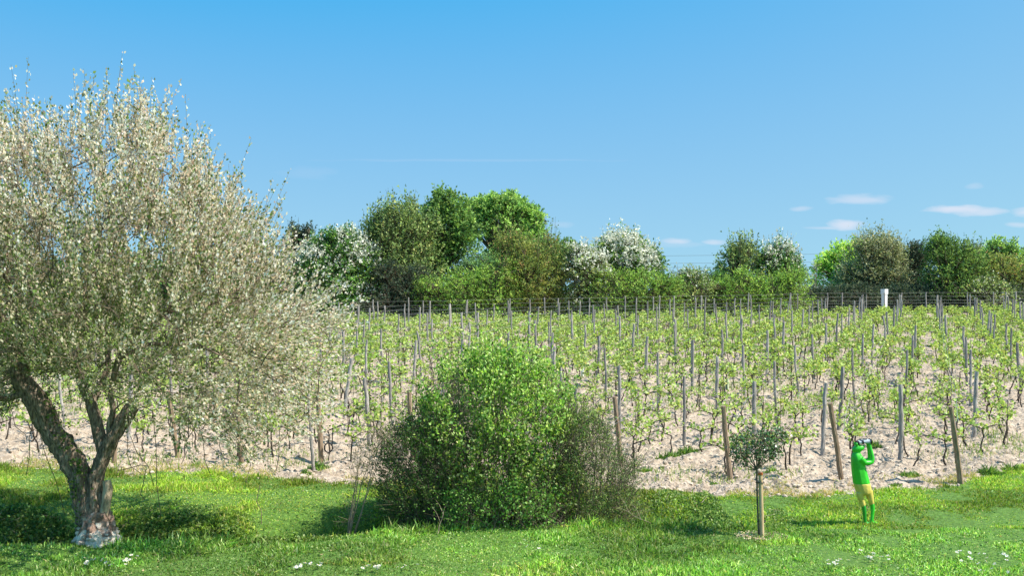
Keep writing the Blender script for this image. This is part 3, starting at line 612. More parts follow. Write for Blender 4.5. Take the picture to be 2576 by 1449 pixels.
FT = [
 ('conifer_tree', 'dark conifer with two pointed tops half hidden by the blossoming tree', 'tree', [(735, 680, 34, 95), (772, 675, 28, 92), (735, 610, 12, 34), (775, 605, 10, 30), (755, 730, 45, 50)], 78, DK, dict(leaf=.13, slen=.4, spikes=.2)),
 ('hawthorn_tree', 'dark green hawthorn with white blossom on top, beside the dark conifer', 'tree', [(850, 680, 82, 88), (800, 700, 60, 75), (905, 690, 45, 75), (870, 625, 45, 34), (850, 745, 95, 40)], 75, DG, dict(bloom=WB, bloom_amt=1.25, dens=1.25, slen=.65)),
 ('tall_shrub', 'greyish green tree of upright shoots left of the tallest dark tree', 'tree', [(985, 640, 68, 95), (1015, 585, 46, 52), (945, 645, 36, 78), (1000, 715, 80, 60), (1050, 610, 42, 66), (968, 570, 24, 36), (1060, 690, 50, 70)], 76, OL, dict(spikes=.35, slen=.75, up=.9)),
 ('tall_tree', 'tallest dark green tree in the middle of the hedge', 'tree', [(1110, 600, 66, 70), (1122, 530, 30, 38), (1086, 545, 24, 32), (1154, 550, 26, 38), (1100, 690, 84, 85), (1165, 620, 34, 66), (1060, 640, 44, 70)], 78, MGr, dict(dens=1.1, leaf=.17)),
 ('round_tree', 'broad round bright green tree beside the tallest dark tree', 'tree', [(1250, 560, 76, 54), (1312, 580, 52, 58), (1218, 535, 40, 34), (1340, 625, 32, 52), (1200, 580, 30, 50), (1300, 665, 74, 60), (1270, 528, 48, 30), (1335, 560, 26, 30)], 86, BG, dict(leaf=.17, slen=.5, dens=.95)),
 ('brown_shrub', 'brownish olive shrub below the round bright green tree', 'shrub', [(1330, 690, 78, 82), (1290, 670, 45, 68), (1380, 690, 45, 72), (1325, 730, 90, 50)], 74, BR, dict(spikes=.2, slen=.7, leaf=.12, up=.7, dens=1.2)),
 ('leafy_shrub', 'pale bluish green shrub in front of the gap under the round tree', 'shrub', [(1205, 700, 40, 62), (1235, 690, 30, 48)], 77, [(3, (.12, .20, .09)), (2, (.07, .14, .05))], dict(leaf=.12)),
 ('leafy_shrub', 'low yellow green shrub before the trunks of the tall trees', 'shrub', [(1180, 735, 70, 42), (1240, 730, 50, 48), (1110, 740, 60, 36), (1270, 725, 34, 60)], 73, YG, dict(leaf=.11, dens=1.2)),
 ('leafy_shrub', 'dark shrub between the white hawthorn and tall dark tree', 'shrub', [(980, 730, 55, 50), (1040, 735, 50, 45)], 74, DK, dict(leaf=.12, dens=1.2)),
 ('green_tree', 'small green tree just right of the round tree, set back', 'tree', [(1415, 665, 40, 50), (1385, 655, 34, 45), (1440, 680, 26, 40)], 80, MGr, dict()),
 ('hawthorn_tree', 'large hawthorn crowned with creamy white blossom right of the brown shrub', 'tree', [(1575, 665, 66, 66), (1560, 630, 42, 34), (1600, 690, 52, 55), (1530, 680, 45, 55), (1625, 685, 34, 48)], 76, MGr, dict(bloom=WB, bloom_amt=1.8, dens=1.2, spikes=.15)),
 ('hawthorn_tree', 'smaller hawthorn dotted with white blossom down to the ground', 'tree', [(1475, 690, 48, 60), (1450, 665, 28, 38), (1490, 730, 50, 44)], 74, OL, dict(bloom=WB, bloom_amt=.9, dens=1.2)),
 ('leafy_shrub', 'wide olive green shrub under the creamy hawthorn', 'shrub', [(1560, 735, 66, 38), (1630, 735, 60, 34), (1680, 735, 40, 26)], 73, YG, dict(leaf=.11, dens=1.3)),
 ('leafy_shrub', 'low hedge bush with cream flowers at its top in the gap', 'shrub', [(1745, 728, 46, 32), (1740, 705, 22, 16)], 75, OL, dict(leaf=.12, bloom=WB, bloom_amt=.3, dens=1.3)),
 ('leafy_shrub', 'low green hedge bush left of the ragged twin trees', 'shrub', [(1800, 732, 46, 30), (1700, 742, 48, 22)], 76, DG, dict(leaf=.12, dens=1.3)),
 ('ragged_tree', 'ragged olive tree with branches reaching up, left of the twin pair', 'tree', [(1858, 685, 38, 40), (1880, 665, 26, 30), (1835, 700, 26, 32)], 78, OL, dict(spikes=.4, slen=.7, gaps=.12, up=.8)),
 ('hawthorn_tree', 'upright hawthorn with loose white blossom, right of the twin pair', 'tree', [(1950, 680, 48, 48), (1965, 655, 28, 26), (1925, 690, 34, 42), (1990, 700, 26, 40)], 79, DG, dict(bloom=WB, bloom_amt=.85, spikes=.3, slen=.6)),
 ('leafy_shrub', 'long yellow green bush below the ragged twin trees', 'shrub', [(1870, 728, 56, 34), (1940, 732, 60, 30), (1820, 735, 34, 26), (2000, 722, 36, 36)], 75, YG, dict(leaf=.11, dens=1.3)),
 ('green_tree', 'bright green rounded tree at the right end of the sky gap', 'tree', [(2120, 670, 46, 42), (2155, 645, 32, 28), (2085, 700, 34, 42), (2140, 700, 60, 48)], 88, [(4, (.20, .31, .065)), (3, (.28, .38, .09)), (1.5, (.08, .15, .035))], dict(leaf=.17)),
 ('tall_shrub', 'large grey olive shrub with cream drooping shoots on its right', 'tree', [(2195, 675, 64, 62), (2215, 640, 40, 36), (2240, 680, 38, 56), (2160, 715, 60, 40), (2220, 720, 60, 40)], 82, GY_, dict(spikes=.3, slen=.6, bloom=(.55, .55, .33), bloom_amt=.25, dens=1.25, leaf=.12)),
 ('tall_shrub', 'dark grey green bush between the grey olive shrub and dark tree', 'shrub', [(2295, 690, 40, 55), (2310, 665, 28, 36), (2290, 730, 50, 32)], 85, DK, dict(leaf=.13, dens=1.3)),
 ('evergreen_tree', 'dense dark green evergreen tree with pointed top at the right', 'tree', [(2380, 680, 58, 62), (2370, 640, 34, 34), (2420, 665, 36, 45), (2440, 700, 34, 48), (2385, 725, 68, 36)], 80, MGr, dict(leaf=.12, spikes=.15, dens=1.3)),
 ('tall_shrub', 'small grey bush peeping between the evergreen and the airy tree', 'shrub', [(2452, 655, 22, 28)], 88, GY_, dict(leaf=.12)),
 ('green_tree', 'airy bright green tree at far right with sky showing through', 'tree', [(2510, 645, 34, 30), (2540, 665, 24, 34), (2490, 670, 26, 34)], 86, BG, dict(leaf=.16, gaps=.2)),
 ('brown_shrub', 'olive brown shrub below the airy tree at far right', 'shrub', [(2520, 705, 58, 42), (2480, 700, 38, 44), (2580, 715, 50, 42), (2500, 735, 60, 30)], 81, BR, dict(leaf=.12, dens=1.2)),
 ('leafy_shrub', 'pale flowering bush at the foot of the evergreen', 'shrub', [(2475, 728, 36, 26), (2510, 740, 30, 18)], 79, OL, dict(leaf=.12, bloom=WB, bloom_amt=.25)),
 ('green_tree', 'bright green tree cut by the right edge of the picture', 'tree', [(2585, 685, 34, 40), (2620, 690, 40, 60)], 88, BG, dict(leaf=.16)),
 ('leafy_shrub', 'olive shrubs seen through the right side of the blossoming tree', 'shrub', [(690, 725, 55, 45), (600, 730, 60, 45)], 76, OL, dict(leaf=.12, dens=1.1)),
 ('green_tree', 'dark green trees showing through the left part of the blossoming tree', 'tree', [(480, 700, 70, 60), (360, 710, 80, 60), (220, 715, 80, 60), (80, 710, 80, 60)], 78, DG, dict(leaf=.16, dens=.9)),
]
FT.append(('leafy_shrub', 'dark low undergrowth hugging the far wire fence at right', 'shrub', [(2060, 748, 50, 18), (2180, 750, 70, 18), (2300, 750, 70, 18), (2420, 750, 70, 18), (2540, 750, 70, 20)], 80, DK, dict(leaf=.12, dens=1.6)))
for i, (nm, lab, cat, lob, Yd, pal, kw) in enumerate(FT): far_tree(nm, lab, cat, lob, Yd, pal, seed=i, **kw)
# leafless trees in the gaps
for j, (px, tp, Yd, lab) in enumerate([(2052, 655, 84, 'bare leafless small tree in the sky gap left of the bright tree'), (1688, 678, 80, 'bare thin leafless sapling right of the creamy hawthorn')]):
    q = np.random.default_rng(50 + j); X = (px - 1287.5) * Yd / F0; gz = float(zg(X, Yd)); H = EYE + (HOR - tp) * Yd / F0 - gz; g = Geo()
    tube_cap(g, [(0, 0, 0), (.03, 0, H * .3), (0, 0, H * .6), (.05, 0, H)], [.05, .04, .025, .01], 6)
    S = []; E = []
    for _ in range(26):
        z0 = H * (.3 + .6 * q.random()); d = norm(A(q.normal(), q.normal(), 1.2)); b = A(.02, 0, z0); e = b + d * H * .3 * (1.1 - z0 / H + .2); S.append(b); E.append(e)
        for _ in range(2): m_ = b + (e - b) * q.random(); S.append(m_); E.append(m_ + norm(d + q.normal(0, .5, 3)) * H * .12)
    V, F = many_tubes(S, E, .014, .007); g.add(V, F); o = g.build('bare_tree', M_twigp); o.location = (X, Yd, gz); tag(o, lab, 'tree')
# overhead lines far behind
for y0, y1, lab in [(641, 636, 'topmost of the three faint power lines in the sky gap'), (660, 656, 'middle one of the three faint power lines'), (670, 668, 'lowest of the three faint power lines')]:
    Yd = 260.; xs = np.linspace(900, 2700, 24); ys = np.interp(xs, [1640, 2080], [y0 + 2, y0]) if False else y0 + (xs - 1640) / 440 * (y1 - y0) + 3 * (1 - ((xs - 1860) / 900) ** 2)
    V, F = tube(np.stack([(xs - 1287.5) * Yd / F0, np.full(24, Yd), EYE + (HOR - ys) * Yd / F0], -1), .035, 5); g = Geo(); g.add(V, F)
    tag(g.build('power_line', plain('cable', (.16, .18, .2))), lab, 'power line', 'power lines beyond the hedge')

# ------------------------------------------------------------------ plants built inside an outline with real depth
def inpoly(P, poly):
    x, y = P[:, 0], P[:, 1]; c = np.zeros(len(P), bool); j = len(poly) - 1
    for i in range(len(poly)):
        xi, yi = poly[i]; xj, yj = poly[j]
        c ^= ((yi > y) != (yj > y)) & (x < (xj - xi) * (y - yi) / (yj - yi + 1e-9) + xi); j = i
    return c
def polyfrac(P, poly, c):
    poly = np.array(poly, float) - c; D = P - c; best = np.full(len(P), 1e9)
    for i in range(len(poly)):
        a = poly[i]; b = poly[(i + 1) % len(poly)]; e = b - a; den = D[:, 0] * e[1] - D[:, 1] * e[0]; den = np.where(np.abs(den) < 1e-9, 1e-9, den)
        t = (a[0] * e[1] - a[1] * e[0]) / den; s = (a[0] * D[:, 1] - a[1] * D[:, 0]) / den
        ok = (t > 0) & (s >= 0) & (s <= 1); best = np.where(ok & (t < best), t, best)
    return np.clip(1 / best, 0, 1)
def sample_poly(poly, c, n, q, depth):
    poly_ = np.array(poly, float); lo, hi = poly_.min(0), poly_.max(0); out = np.zeros((0, 2))
    while len(out) < n:
        P = lo + (hi - lo) * q.random((n * 2, 2)); out = np.vstack([out, P[inpoly(P, poly)]])
    P = out[:n]; f = polyfrac(P, poly, np.array(c, float)); dy = (q.random(n) * 2 - 1) * depth * np.sqrt(np.clip(1 - f ** 2, .03, 1)); return P, f, dy
def toW(P, Yc, dy): k = Yc / F0; return np.stack([(P[:, 0] - 1287.5) * k, Yc + dy, EYE + (HOR - P[:, 1]) * k], -1)

# ---- big blossoming tree
Yt = TREE[1] + .12; kt = Yt / F0
def T3(x, y, d=0.): return A((x - 1287.5) * kt, Yt + d, EYE + (HOR - y) * kt)
base = T3(247, 1366); rt = empty('blossoming_tree', base, 'large spreading tree covered in pale cream buds, with forked leaning trunk', 'tree')
limbs = [  # (points, radii, is sawn end)
 ([(247, 1375, 0), (240, 1320, 0), (225, 1270, 0), (195, 1195, 0), (160, 1120, -.05), (118, 1050, -.1), (80, 985, -.1), (45, 925, -.1), (15, 850, 0), (-15, 760, .1), (-35, 650, .2)], [.29, .21, .18, .18, .175, .165, .155, .13, .105, .08, .055]),
 ([(248, 1340, .02), (248, 1260, .02), (240, 1215, .0), (255, 1160, 0), (275, 1110, 0), (305, 1065, 0), (338, 1016, -.05)], [.22, .16, .12, .112, .11, .105, .092]),
 ([(262, 1150, .05), (243, 1090, .1), (228, 1030, .15), (192, 972, .15), (184, 900, .1), (180, 820, .2), (215, 700, .3), (240, 560, .3)], [.09, .095, .09, .08, .075, .065, .05, .03]),
 ([(225, 1035, .15), (240, 990, .2), (252, 930, .3), (240, 850, .5), (150, 740, .8), (100, 620, 1.)], [.055, .05, .045, .04, .035, .025]),
 ([(268, 1115, .05), (276, 1050, .0), (286, 970, -.1), (305, 905, -.2), (360, 850, -.3), (430, 790, -.4), (500, 700, -.5), (560, 620, -.6)], [.05, .045, .042, .045, .04, .035, .028, .02]),
 ([(286, 970, -.1), (300, 860, 0), (325, 720, .1), (370, 560, .2), (400, 430, .3)], [.035, .033, .028, .02, .012]),
 ([(305, 905, -.2), (370, 870, .1), (440, 865, .4), (520, 890, .6), (590, 960, .8)], [.035, .03, .025, .018, .01]),
 ([(65, 955, -.1), (90, 860, -.3), (60, 700, -.6), (75, 600, -.9), (120, 470, -1.)], [.07, .06, .05, .04, .02]),
 ([(180, 820, .2), (260, 740, -.2), (310, 620, -.5), (300, 470, -.7)], [.04, .035, .028, .015]),
 ([(430, 790, -.4), (560, 760, -.1), (650, 680, .1), (690, 600, .1)], [.025, .02, .015, .008]),
 ([(15, 850, 0), (-90, 760, -.2), (-170, 640, -.3), (-200, 500, -.2)], [.08, .06, .04, .02]),
 ([(80, 985, -.1), (30, 998, -.2), (-30, 1000, -.3), (-120, 1030, -.3)], [.05, .045, .04, .02]),
 ([(440, 865, .4), (520, 830, .9), (640, 800, 1.1), (720, 760, 1.0)], [.02, .018, .012, .008]),
 ([(430, 790, -.4), (520, 850, -.8), (620, 900, -1.0), (720, 940, -.9)], [.02, .018, .012, .008]),
]
gt = Geo(); NP = []; ND = []
for i, (pp, rr) in enumerate(limbs):
    P = np.array([T3(*p) for p in pp]); s = np.concatenate([[0], np.cumsum(np.linalg.norm(np.diff(P, axis=0), axis=1))]); t = np.linspace(0, s[-1], max(6, int(s[-1] / .05)))
    Q = np.stack([np.interp(t, s, P[:, k]) for k in range(3)], -1); R = np.interp(t, s, rr)
    for _ in range(4): Q[1:-1] = (Q[:-2] + 2 * Q[1:-1] + Q[2:]) / 4
    q = np.random.default_rng(i + 5); wob = np.stack([vn(t * 1.6, t * 0 + 7 * k + i, 3) - .5 for k in range(3)], -1) * np.minimum(R * 1.4, .06)[:, None]; Q = Q + wob
    if i > 1 : Q = Q + (np.stack([vn(t * 4, t * 0 + 7 * k + i, 9) - .5 for k in range(3)], -1)) * .05
    tube_cap(gt, Q - base, R, 24 if R[0] > .1 else 9, .30 if R[0] > .1 else .10, i)
    if i not in (0, 1): sel = np.arange(0, len(Q), 3)
    elif i == 0: sel = np.arange(int(len(Q) * .62), len(Q), 3)
    else: continue
    for a_ in sel: NP.append(Q[a_]); ND.append(norm(Q[min(a_ + 1, len(Q) - 1)] - Q[max(a_ - 1, 0)]))
gt.build('trunk', M_bark, rt, smooth=True)
g = Geo(); e = T3(338, 1016, -.05) - base; d = norm(T3(338, 1016, -.05) - T3(305, 1065, 0)); tube_cap(g, [e - d * .005, e + d * .012], [.087, .084], 16, .05, 1); g.build('sawn_face', M_cut, rt)
g = Geo(); tube_cap(g, np.array([T3(262, 1300, -.08), T3(272, 1262, -.1), T3(276, 1225, -.1), T3(274, 1207, -.1)]) - base, [.06, .07, .065, .055], 14, .3, 8); g.build('sawn_stub', surf('weathered_stub', (.20, .14, .09), (.66, .54, .38), 9, .9, .8, stretch=(2, 2, .6)), rt, smooth=True)
g = Geo(); tube_cap(g, np.array([T3(247, 1382, -.05), T3(247, 1366, -.05), T3(247, 1345, -.04), T3(247, 1328, -.03), T3(248, 1312, -.02)]) - base, [.37, .35, .29, .235, .20], 34, .20, 12)
g.build('root_crust', M_crust, rt)
g = Geo(); tube_cap(g, np.array([T3(247, 1345, -.045), T3(247, 1328, -.035), T3(248, 1312, -.025), T3(248, 1298, -.02), T3(249, 1288, -.01)]) - base, [.27, .262, .235, .225, .19], 30, .30, 15)
g.build('peeling_bark', surf('peeling_bark', (.09, .055, .04), (.60, .50, .42), 9, .95, .9, c3=(.27, .18, .135), bscale=12, bdist=.05), rt)
g = Geo(); q = np.random.default_rng(9)
for _ in range(34):
    a = q.random() * 6.28; z = .03 + q.random() * .28; R = .335 - .36 * z; c = A(math.cos(a) * R, math.sin(a) * R - .05, z + .0); s_ = .025 + .035 * q.random()
    g.add(IV * (1 + .4 * (q.random((len(IV), 1)) - .5)) * s_ * A(1.3, 1, .8) + c, IF)
g.build('bark_flakes', M_crust, rt)
# greedy growth of branches to points inside the crown
CR = [(-350, 580), (-260, 460), (-120, 390), (-20, 365), (60, 355), (120, 385), (180, 375), (225, 325), (290, 345), (345, 315), (390, 355), (430, 390), (480, 450), (550, 525), (600, 590), (655, 640), (715, 700), (775, 760), (840, 800), (835, 900), (805, 1000), (760, 1090), (660, 1150),
      (520, 1120), (430, 1060), (340, 985), (200, 940), (90, 965), (-50, 1060), (-250, 1050), (-400, 800)]
q = np.random.default_rng(77); Pp, ff, dy = sample_poly(CR, (250, 760), 900, q, 2.5)
Wp = toW(Pp, Yt, dy); hub = T3(230, 950); order = np.argsort(np.linalg.norm((Wp - hub), axis=1)); NP = np.array(NP); ND = np.array(ND)
gb = Geo(); tips = []
for idx in order:
    T = Wp[idx]; dv = T - NP; dist = np.linalg.norm(dv, axis=1); cosa = (dv * ND).sum(1) / (dist + 1e-6); back = np.linalg.norm(NP - hub, axis=1)
    cost = dist * (1.45 - .45 * cosa) + .10 * np.maximum(back - np.linalg.norm(T - hub), 0); n0 = int(np.argmin(cost)); L = dist[n0]
    if L < .08: continue
    k = max(4, int(L / .12)); p = NP[n0].copy(); d = ND[n0] * .7 + norm(dv[n0]) * .5; pts = [p.copy()]
    for s_ in range(k):
        rem = T - p; d = norm(d * .62 + norm(rem) * .55 + q.normal(0, .07, 3)); p = p + d * min(L * 1.08 / k, np.linalg.norm(rem)); pts.append(p.copy())
    Q = np.array(pts); r0 = np.clip(.006 + .011 * L, .006, .032); V, F = tube(Q - base, np.linspace(r0, .004, len(Q)), 5); gb.add(V, F)
    NP = np.vstack([NP, Q[1:]]); ND = np.vstack([ND, norm(np.diff(Q, axis=0))]); tips.append((T, ND[-1]))
gb.build('branches', M_twig, rt)
# upright leafy shoots
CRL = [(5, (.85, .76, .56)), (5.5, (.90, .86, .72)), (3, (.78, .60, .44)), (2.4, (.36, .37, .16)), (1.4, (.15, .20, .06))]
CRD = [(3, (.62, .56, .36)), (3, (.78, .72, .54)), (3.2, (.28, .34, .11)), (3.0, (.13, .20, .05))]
nsh = 15500; Pp, ff, dy = sample_poly(CR, (250, 760), nsh, q, 2.75); S = toW(Pp, Yt, dy)
edge_thin = 1 - .62 * smooth(.72, .98, ff) * smooth(600, 720, Pp[:, 0]); cn = fbm(Pp[:, 0] / 30 + dy * 1.7 + 40, Pp[:, 1] / 48 + 9, 91, 3); thin = (q.random(nsh) < np.interp(Pp[:, 1], [250, 450, 700, 1000, 1150], [.62, .74, .88, .62, .30]) * edge_thin * (1 - .35 * smooth(760, 950, Pp[:, 1]) * smooth(300, 420, Pp[:, 0]))) & (cn > np.interp(Pp[:, 1], [300, 500, 800, 1150], [.41, .39, .34, .38])); Pp, ff, dy, S = Pp[thin], ff[thin], dy[thin], S[thin]; nsh = len(S)
near_i = np.array([int(np.argmin(((NP - s_) ** 2).sum(1))) for s_ in S])
outw = norm(S - T3(240, 900)); low = smooth(700, 1050, Pp[:, 1])
right = smooth(450, 750, Pp[:, 0]) * smooth(650, 900, Pp[:, 1])
sdir = norm(outw * (.62 + .5 * right)[:, None] + np.stack([0 * low, 0 * low, 1.0 - .9 * low - .5 * right], -1) + q.normal(0, .26, (nsh, 3)))
sl_ = (.20 + .30 * q.random(nsh)) * (1 + 1.0 * (q.random(nsh) < .16) * (1 - low)) * (1 + .5 * smooth(.8, 1, ff) * (1 - low))
plume = (ff > .80) & (low < .45) & (q.random(nsh) < .22); sl_ = np.where(plume, .55 + .45 * q.random(nsh), sl_)
E = S + sdir * sl_[:, None]; bend = (S + E) / 2 + q.normal(0, .015, (nsh, 3))
V, F = many_tubes(S - base, E - base, .0038, .002, 3, bend - base); g = Geo(); g.add(V, F); cl = np.linalg.norm(NP[near_i] - S, axis=1) < .6; V, F = many_tubes(NP[near_i][cl] - base, S[cl] - base, .0032, .003); g.add(V, F); g.build('shoots', surf('young_twig', (.12, .085, .06), (.30, .22, .16), 9, .9, .2), rt)
nlv = 30; t = (np.arange(nlv)[None] + q.random((nsh, nlv))) / nlv; keep = q.random((nsh, nlv)) < np.clip(sl_ / .45, .35, 1)[:, None]; wig = np.where(plume, .020, .018)[:, None, None]
C = S[:, None] + sdir[:, None] * (t * sl_[:, None])[..., None] + q.normal(0, 1, (nsh, nlv, 3)) * wig; D = norm(sdir[:, None] * 1.1 + norm(q.normal(size=(nsh, nlv, 3))) * .75)
dark = (smooth(420, 820, Pp[:, 1]) * (1 - .75 * right) * (1 - smooth(420, 620, Pp[:, 0]) * .7))[:, None] * .95  # lower left leaves are greener, with the crown's shade also put into their colour
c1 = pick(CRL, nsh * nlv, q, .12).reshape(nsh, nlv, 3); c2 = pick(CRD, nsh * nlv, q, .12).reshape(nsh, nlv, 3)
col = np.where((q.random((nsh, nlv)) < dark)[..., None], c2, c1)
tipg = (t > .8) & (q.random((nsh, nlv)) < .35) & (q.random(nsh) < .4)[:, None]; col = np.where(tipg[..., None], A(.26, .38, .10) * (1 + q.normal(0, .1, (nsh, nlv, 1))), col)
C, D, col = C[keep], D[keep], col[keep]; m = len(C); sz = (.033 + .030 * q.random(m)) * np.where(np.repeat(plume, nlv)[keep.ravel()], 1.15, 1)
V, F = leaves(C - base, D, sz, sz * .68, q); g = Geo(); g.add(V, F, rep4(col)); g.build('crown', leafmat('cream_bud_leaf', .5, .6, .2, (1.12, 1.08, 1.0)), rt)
# thin whips hanging below the crown
for px, py, px2, py2 in [(85, 1050, 75, 1190), (95, 1060, 140, 1310), (100, 1080, 90, 1130), (330, 1100, 345, 1200), (345, 1080, 375, 1230), (375, 1180, 350, 1270), (405, 1040, 404, 1300), (520, 1060, 530, 1200), (625, 1120, 623, 1210), (655, 1220, 658, 1320),
                         (0, 1005, 60, 1100), (0, 1080, 45, 1020), (45, 1060, 75, 1100), (470, 1080, 455, 1170), (700, 1080, 690, 1190), (560, 1080, 565, 1180), (300, 1180, 380, 1165)]:
    a = T3(px, py, q.normal(0, .3)); b = T3(px2, py2, q.normal(0, .2)); t = np.linspace(0, 1, 7)[:, None]; Q = a + (b - a) * t + np.stack([vn(t[:, 0] * 3, t[:, 0] * 0 + px, 1) - .5] * 3, -1) * .08
    g = Geo(); V, F = tube(Q - base, .006, 4); g.add(V, F); g.build('hanging_whip', M_twig, rt)
g = Geo(); n = 900; hgt = q.random(n); side = q.random(n) < .5                       # ivy on the left limb and the foot
P = np.where(side[:, None], np.stack([205 + q.normal(0, 14, n), 1150 + 180 * hgt], -1), np.stack([np.interp(hgt, [0, 1], [110, 200]) + 18 + q.normal(0, 14, n), np.interp(hgt, [0, 1], [980, 1190])], -1))
C = toW(P, Yt, -.20 + q.normal(0, .03, n)); sz = .03 + .025 * q.random(n); V, F = leaves(C - base, q.normal(size=(n, 3)) - A(0, .6, 0), sz, sz * .9, q); kk = q.random(n) < .45
g.add(V, F[kk], rep4(pick([(3, (.06, .13, .02)), (2, (.16, .26, .05)), (1, (.32, .36, .12))], n, q))); g.build('ivy', M_leaf, rt)

# ---- generic multi stemmed shrub
def shrub(name, label, cat, poly, cen, Yc, depth, ns, nlv, leaf, wl, pal, foot, up=.6, slen=.22, nstem=50, twig=M_twig, stem_r=.009, seed=0, dead=0., group=None, spread=.04, inner=.0, pal_low=None, clump=.36):
    q = np.random.default_rng(2000 + seed); Pp, ff, dy = sample_poly(poly, cen, ns, q, depth); S = toW(Pp, Yc, dy)
    fx = (foot[0] + foot[1]) / 2; k = Yc / F0; b0 = A((fx - 1287.5) * k, Yc, float(ground_z((fx - 1287.5) * k, Yc))); rt = empty(name, b0, label, cat, group)
    g = Geo(); tg_i = q.integers(0, ns, nstem); nodes = []
    for i in tg_i:
        fpx = np.clip(foot[0] + (foot[1] - foot[0]) * (.5 + .5 * (Pp[i, 0] - cen[0]) / (abs(Pp[:, 0] - cen[0]).max()) + q.normal(0, .12)), *foot); X = (fpx - 1287.5) * k; y_ = Yc + dy[i] * .4; a = A(X, y_, float(ground_z(X, y_)) - .05)
        c = a * .5 + S[i] * .5 + A(0, 0, .15) + q.normal(0, .06, 3); t = np.linspace(0, 1, 9)[:, None]; Q = (1 - t) ** 2 * a + 2 * t * (1 - t) * c + t ** 2 * S[i] + q.normal(0, .008, (9, 3)); nodes.append(Q[2:])
        V, F = tube(Q - b0, np.linspace(stem_r, .003, 9), 5); g.add(V, F)
    nodes = np.concatenate(nodes); ni = np.array([int(np.argmin(((nodes - s_) ** 2).sum(1))) for s_ in S])
    V, F = many_tubes(nodes[ni][::2] - b0, S[::2] - b0, .0035, .0025); g.add(V, F)
    outw = norm(S - toW(np.array([[cen[0], cen[1] + 60.]]), Yc, np.zeros(1))); sdir = norm(outw * .6 + A(0, 0, up) + q.normal(0, .35, (ns, 3))); sl_ = slen * (.5 + q.random(ns)) * (1 + 1.3 * (q.random(ns) < .10)); E = S + sdir * sl_[:, None]
    V, F = many_tubes(S - b0, E - b0, .003, .0015); g.add(V, F); g.build('stems', twig, rt)
    alive = (q.random(ns) > dead) & (fbm(Pp[:, 0] / 38 + dy * 2, Pp[:, 1] / 38, seed + 80) > clump); S, E, sdir, sl_, Pq = S[alive], E[alive], sdir[alive], sl_[alive], Pp[alive]; ns = len(S)
    t = q.random((ns, nlv)); C = S[:, None] + sdir[:, None] * (t * sl_[:, None])[..., None] + q.normal(0, spread, (ns, nlv, 3)); D = norm(sdir[:, None] * .7 + norm(q.normal(size=(ns, nlv, 3))) * .9); m = ns * nlv
    sz = leaf * (.6 + .7 * q.random(m)); col = pick(pal, m, q, .18)
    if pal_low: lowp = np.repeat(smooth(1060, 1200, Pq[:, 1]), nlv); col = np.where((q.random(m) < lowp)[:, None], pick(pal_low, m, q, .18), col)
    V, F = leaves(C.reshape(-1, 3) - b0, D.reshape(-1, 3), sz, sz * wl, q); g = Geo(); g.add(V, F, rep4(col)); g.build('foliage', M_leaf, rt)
    return rt
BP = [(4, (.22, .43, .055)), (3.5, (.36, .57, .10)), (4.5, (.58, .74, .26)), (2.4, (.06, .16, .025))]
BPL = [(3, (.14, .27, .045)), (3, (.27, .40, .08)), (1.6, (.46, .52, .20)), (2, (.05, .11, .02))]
Yb = gpx(1250, 1330)[1] + .75
shrub('leafy_bush', 'big dense bright green bush rising in front of the vineyard, centre', 'bush', [(1060, 1330), (1045, 1200), (1045, 1090), (1075, 1010), (1095, 975), (1112, 940), (1130, 935), (1150, 955), (1180, 920), (1225, 920), (1245, 900), (1270, 925), (1310, 930), (1335, 915), (1360, 950), (1385, 990), (1405, 1000), (1440, 1000), (1430, 1060), (1440, 1120), (1450, 1230), (1460, 1330)],
      (1250, 1130), Yb, 1.0, 3700, 19, .06, .55, BP, (1120, 1420), up=1.5, nstem=130, seed=1, clump=.44, slen=.36, spread=.026, pal_low=BPL, stem_r=.011)
shrub('dark_bush', 'dark small leaved bush leaning left out of the big green bush', 'bush', [(1000, 1330), (960, 1260), (965, 1160), (975, 1115), (1035, 1070), (1110, 1050), (1160, 1060), (1170, 1200), (1160, 1330)],
      (1080, 1200), Yb - .1, .8, 1900, 12, .042, .5, [(4, (.045, .10, .025)), (3, (.08, .17, .035)), (1.6, (.22, .34, .09))], (1050, 1160), up=.4, nstem=70, seed=2, spread=.028, slen=.3, clump=.40)
shrub('feathery_bush', 'thin feathery olive brown bush on the right flank of the big green bush', 'bush', [(1400, 1335), (1390, 1200), (1385, 1080), (1410, 1035), (1450, 1045), (1500, 1060), (1530, 1090), (1545, 1140), (1600, 1180), (1585, 1230), (1600, 1290), (1590, 1335)],
      (1470, 1210), Yb - .05, .75, 2600, 11, .036, .45, [(4, (.13, .23, .05)), (3, (.26, .37, .10)), (3, (.06, .12, .03)), (1.5, (.42, .45, .2))], (1400, 1560), up=.7, slen=.25, nstem=110, seed=3, dead=.1, stem_r=.006, spread=.026, clump=.42)
shrub('leafy_sucker', 'bright green suckers sprouting at the foot of the big bush', 'bush', [(1120, 1330), (1130, 1260), (1180, 1235), (1230, 1270), (1290, 1220), (1340, 1225), (1400, 1270), (1430, 1330)],
      (1270, 1290), Yb - .85, .25, 420, 9, .045, .6, [(3, (.14, .33, .06)), (2, (.24, .42, .09)), (1, (.08, .20, .04))], (1130, 1420), nstem=34, seed=4)
shrub('leaning_sapling', 'crooked pale twig sapling with few leaves, left of the bush', 'sapling', [(865, 1335), (868, 1290), (900, 1200), (885, 1170), (900, 1120), (935, 1095), (985, 1085), (975, 1150), (945, 1170), (915, 1215), (890, 1270), (880, 1335)],
      (915, 1190), Yb - .35, .25, 170, 5, .03, .5, [(3, (.14, .17, .06)), (2, (.25, .28, .1)), (2, (.10, .06, .04))], (866, 872), nstem=12, seed=5, twig=M_twigp, stem_r=.014, up=.7, dead=.3)
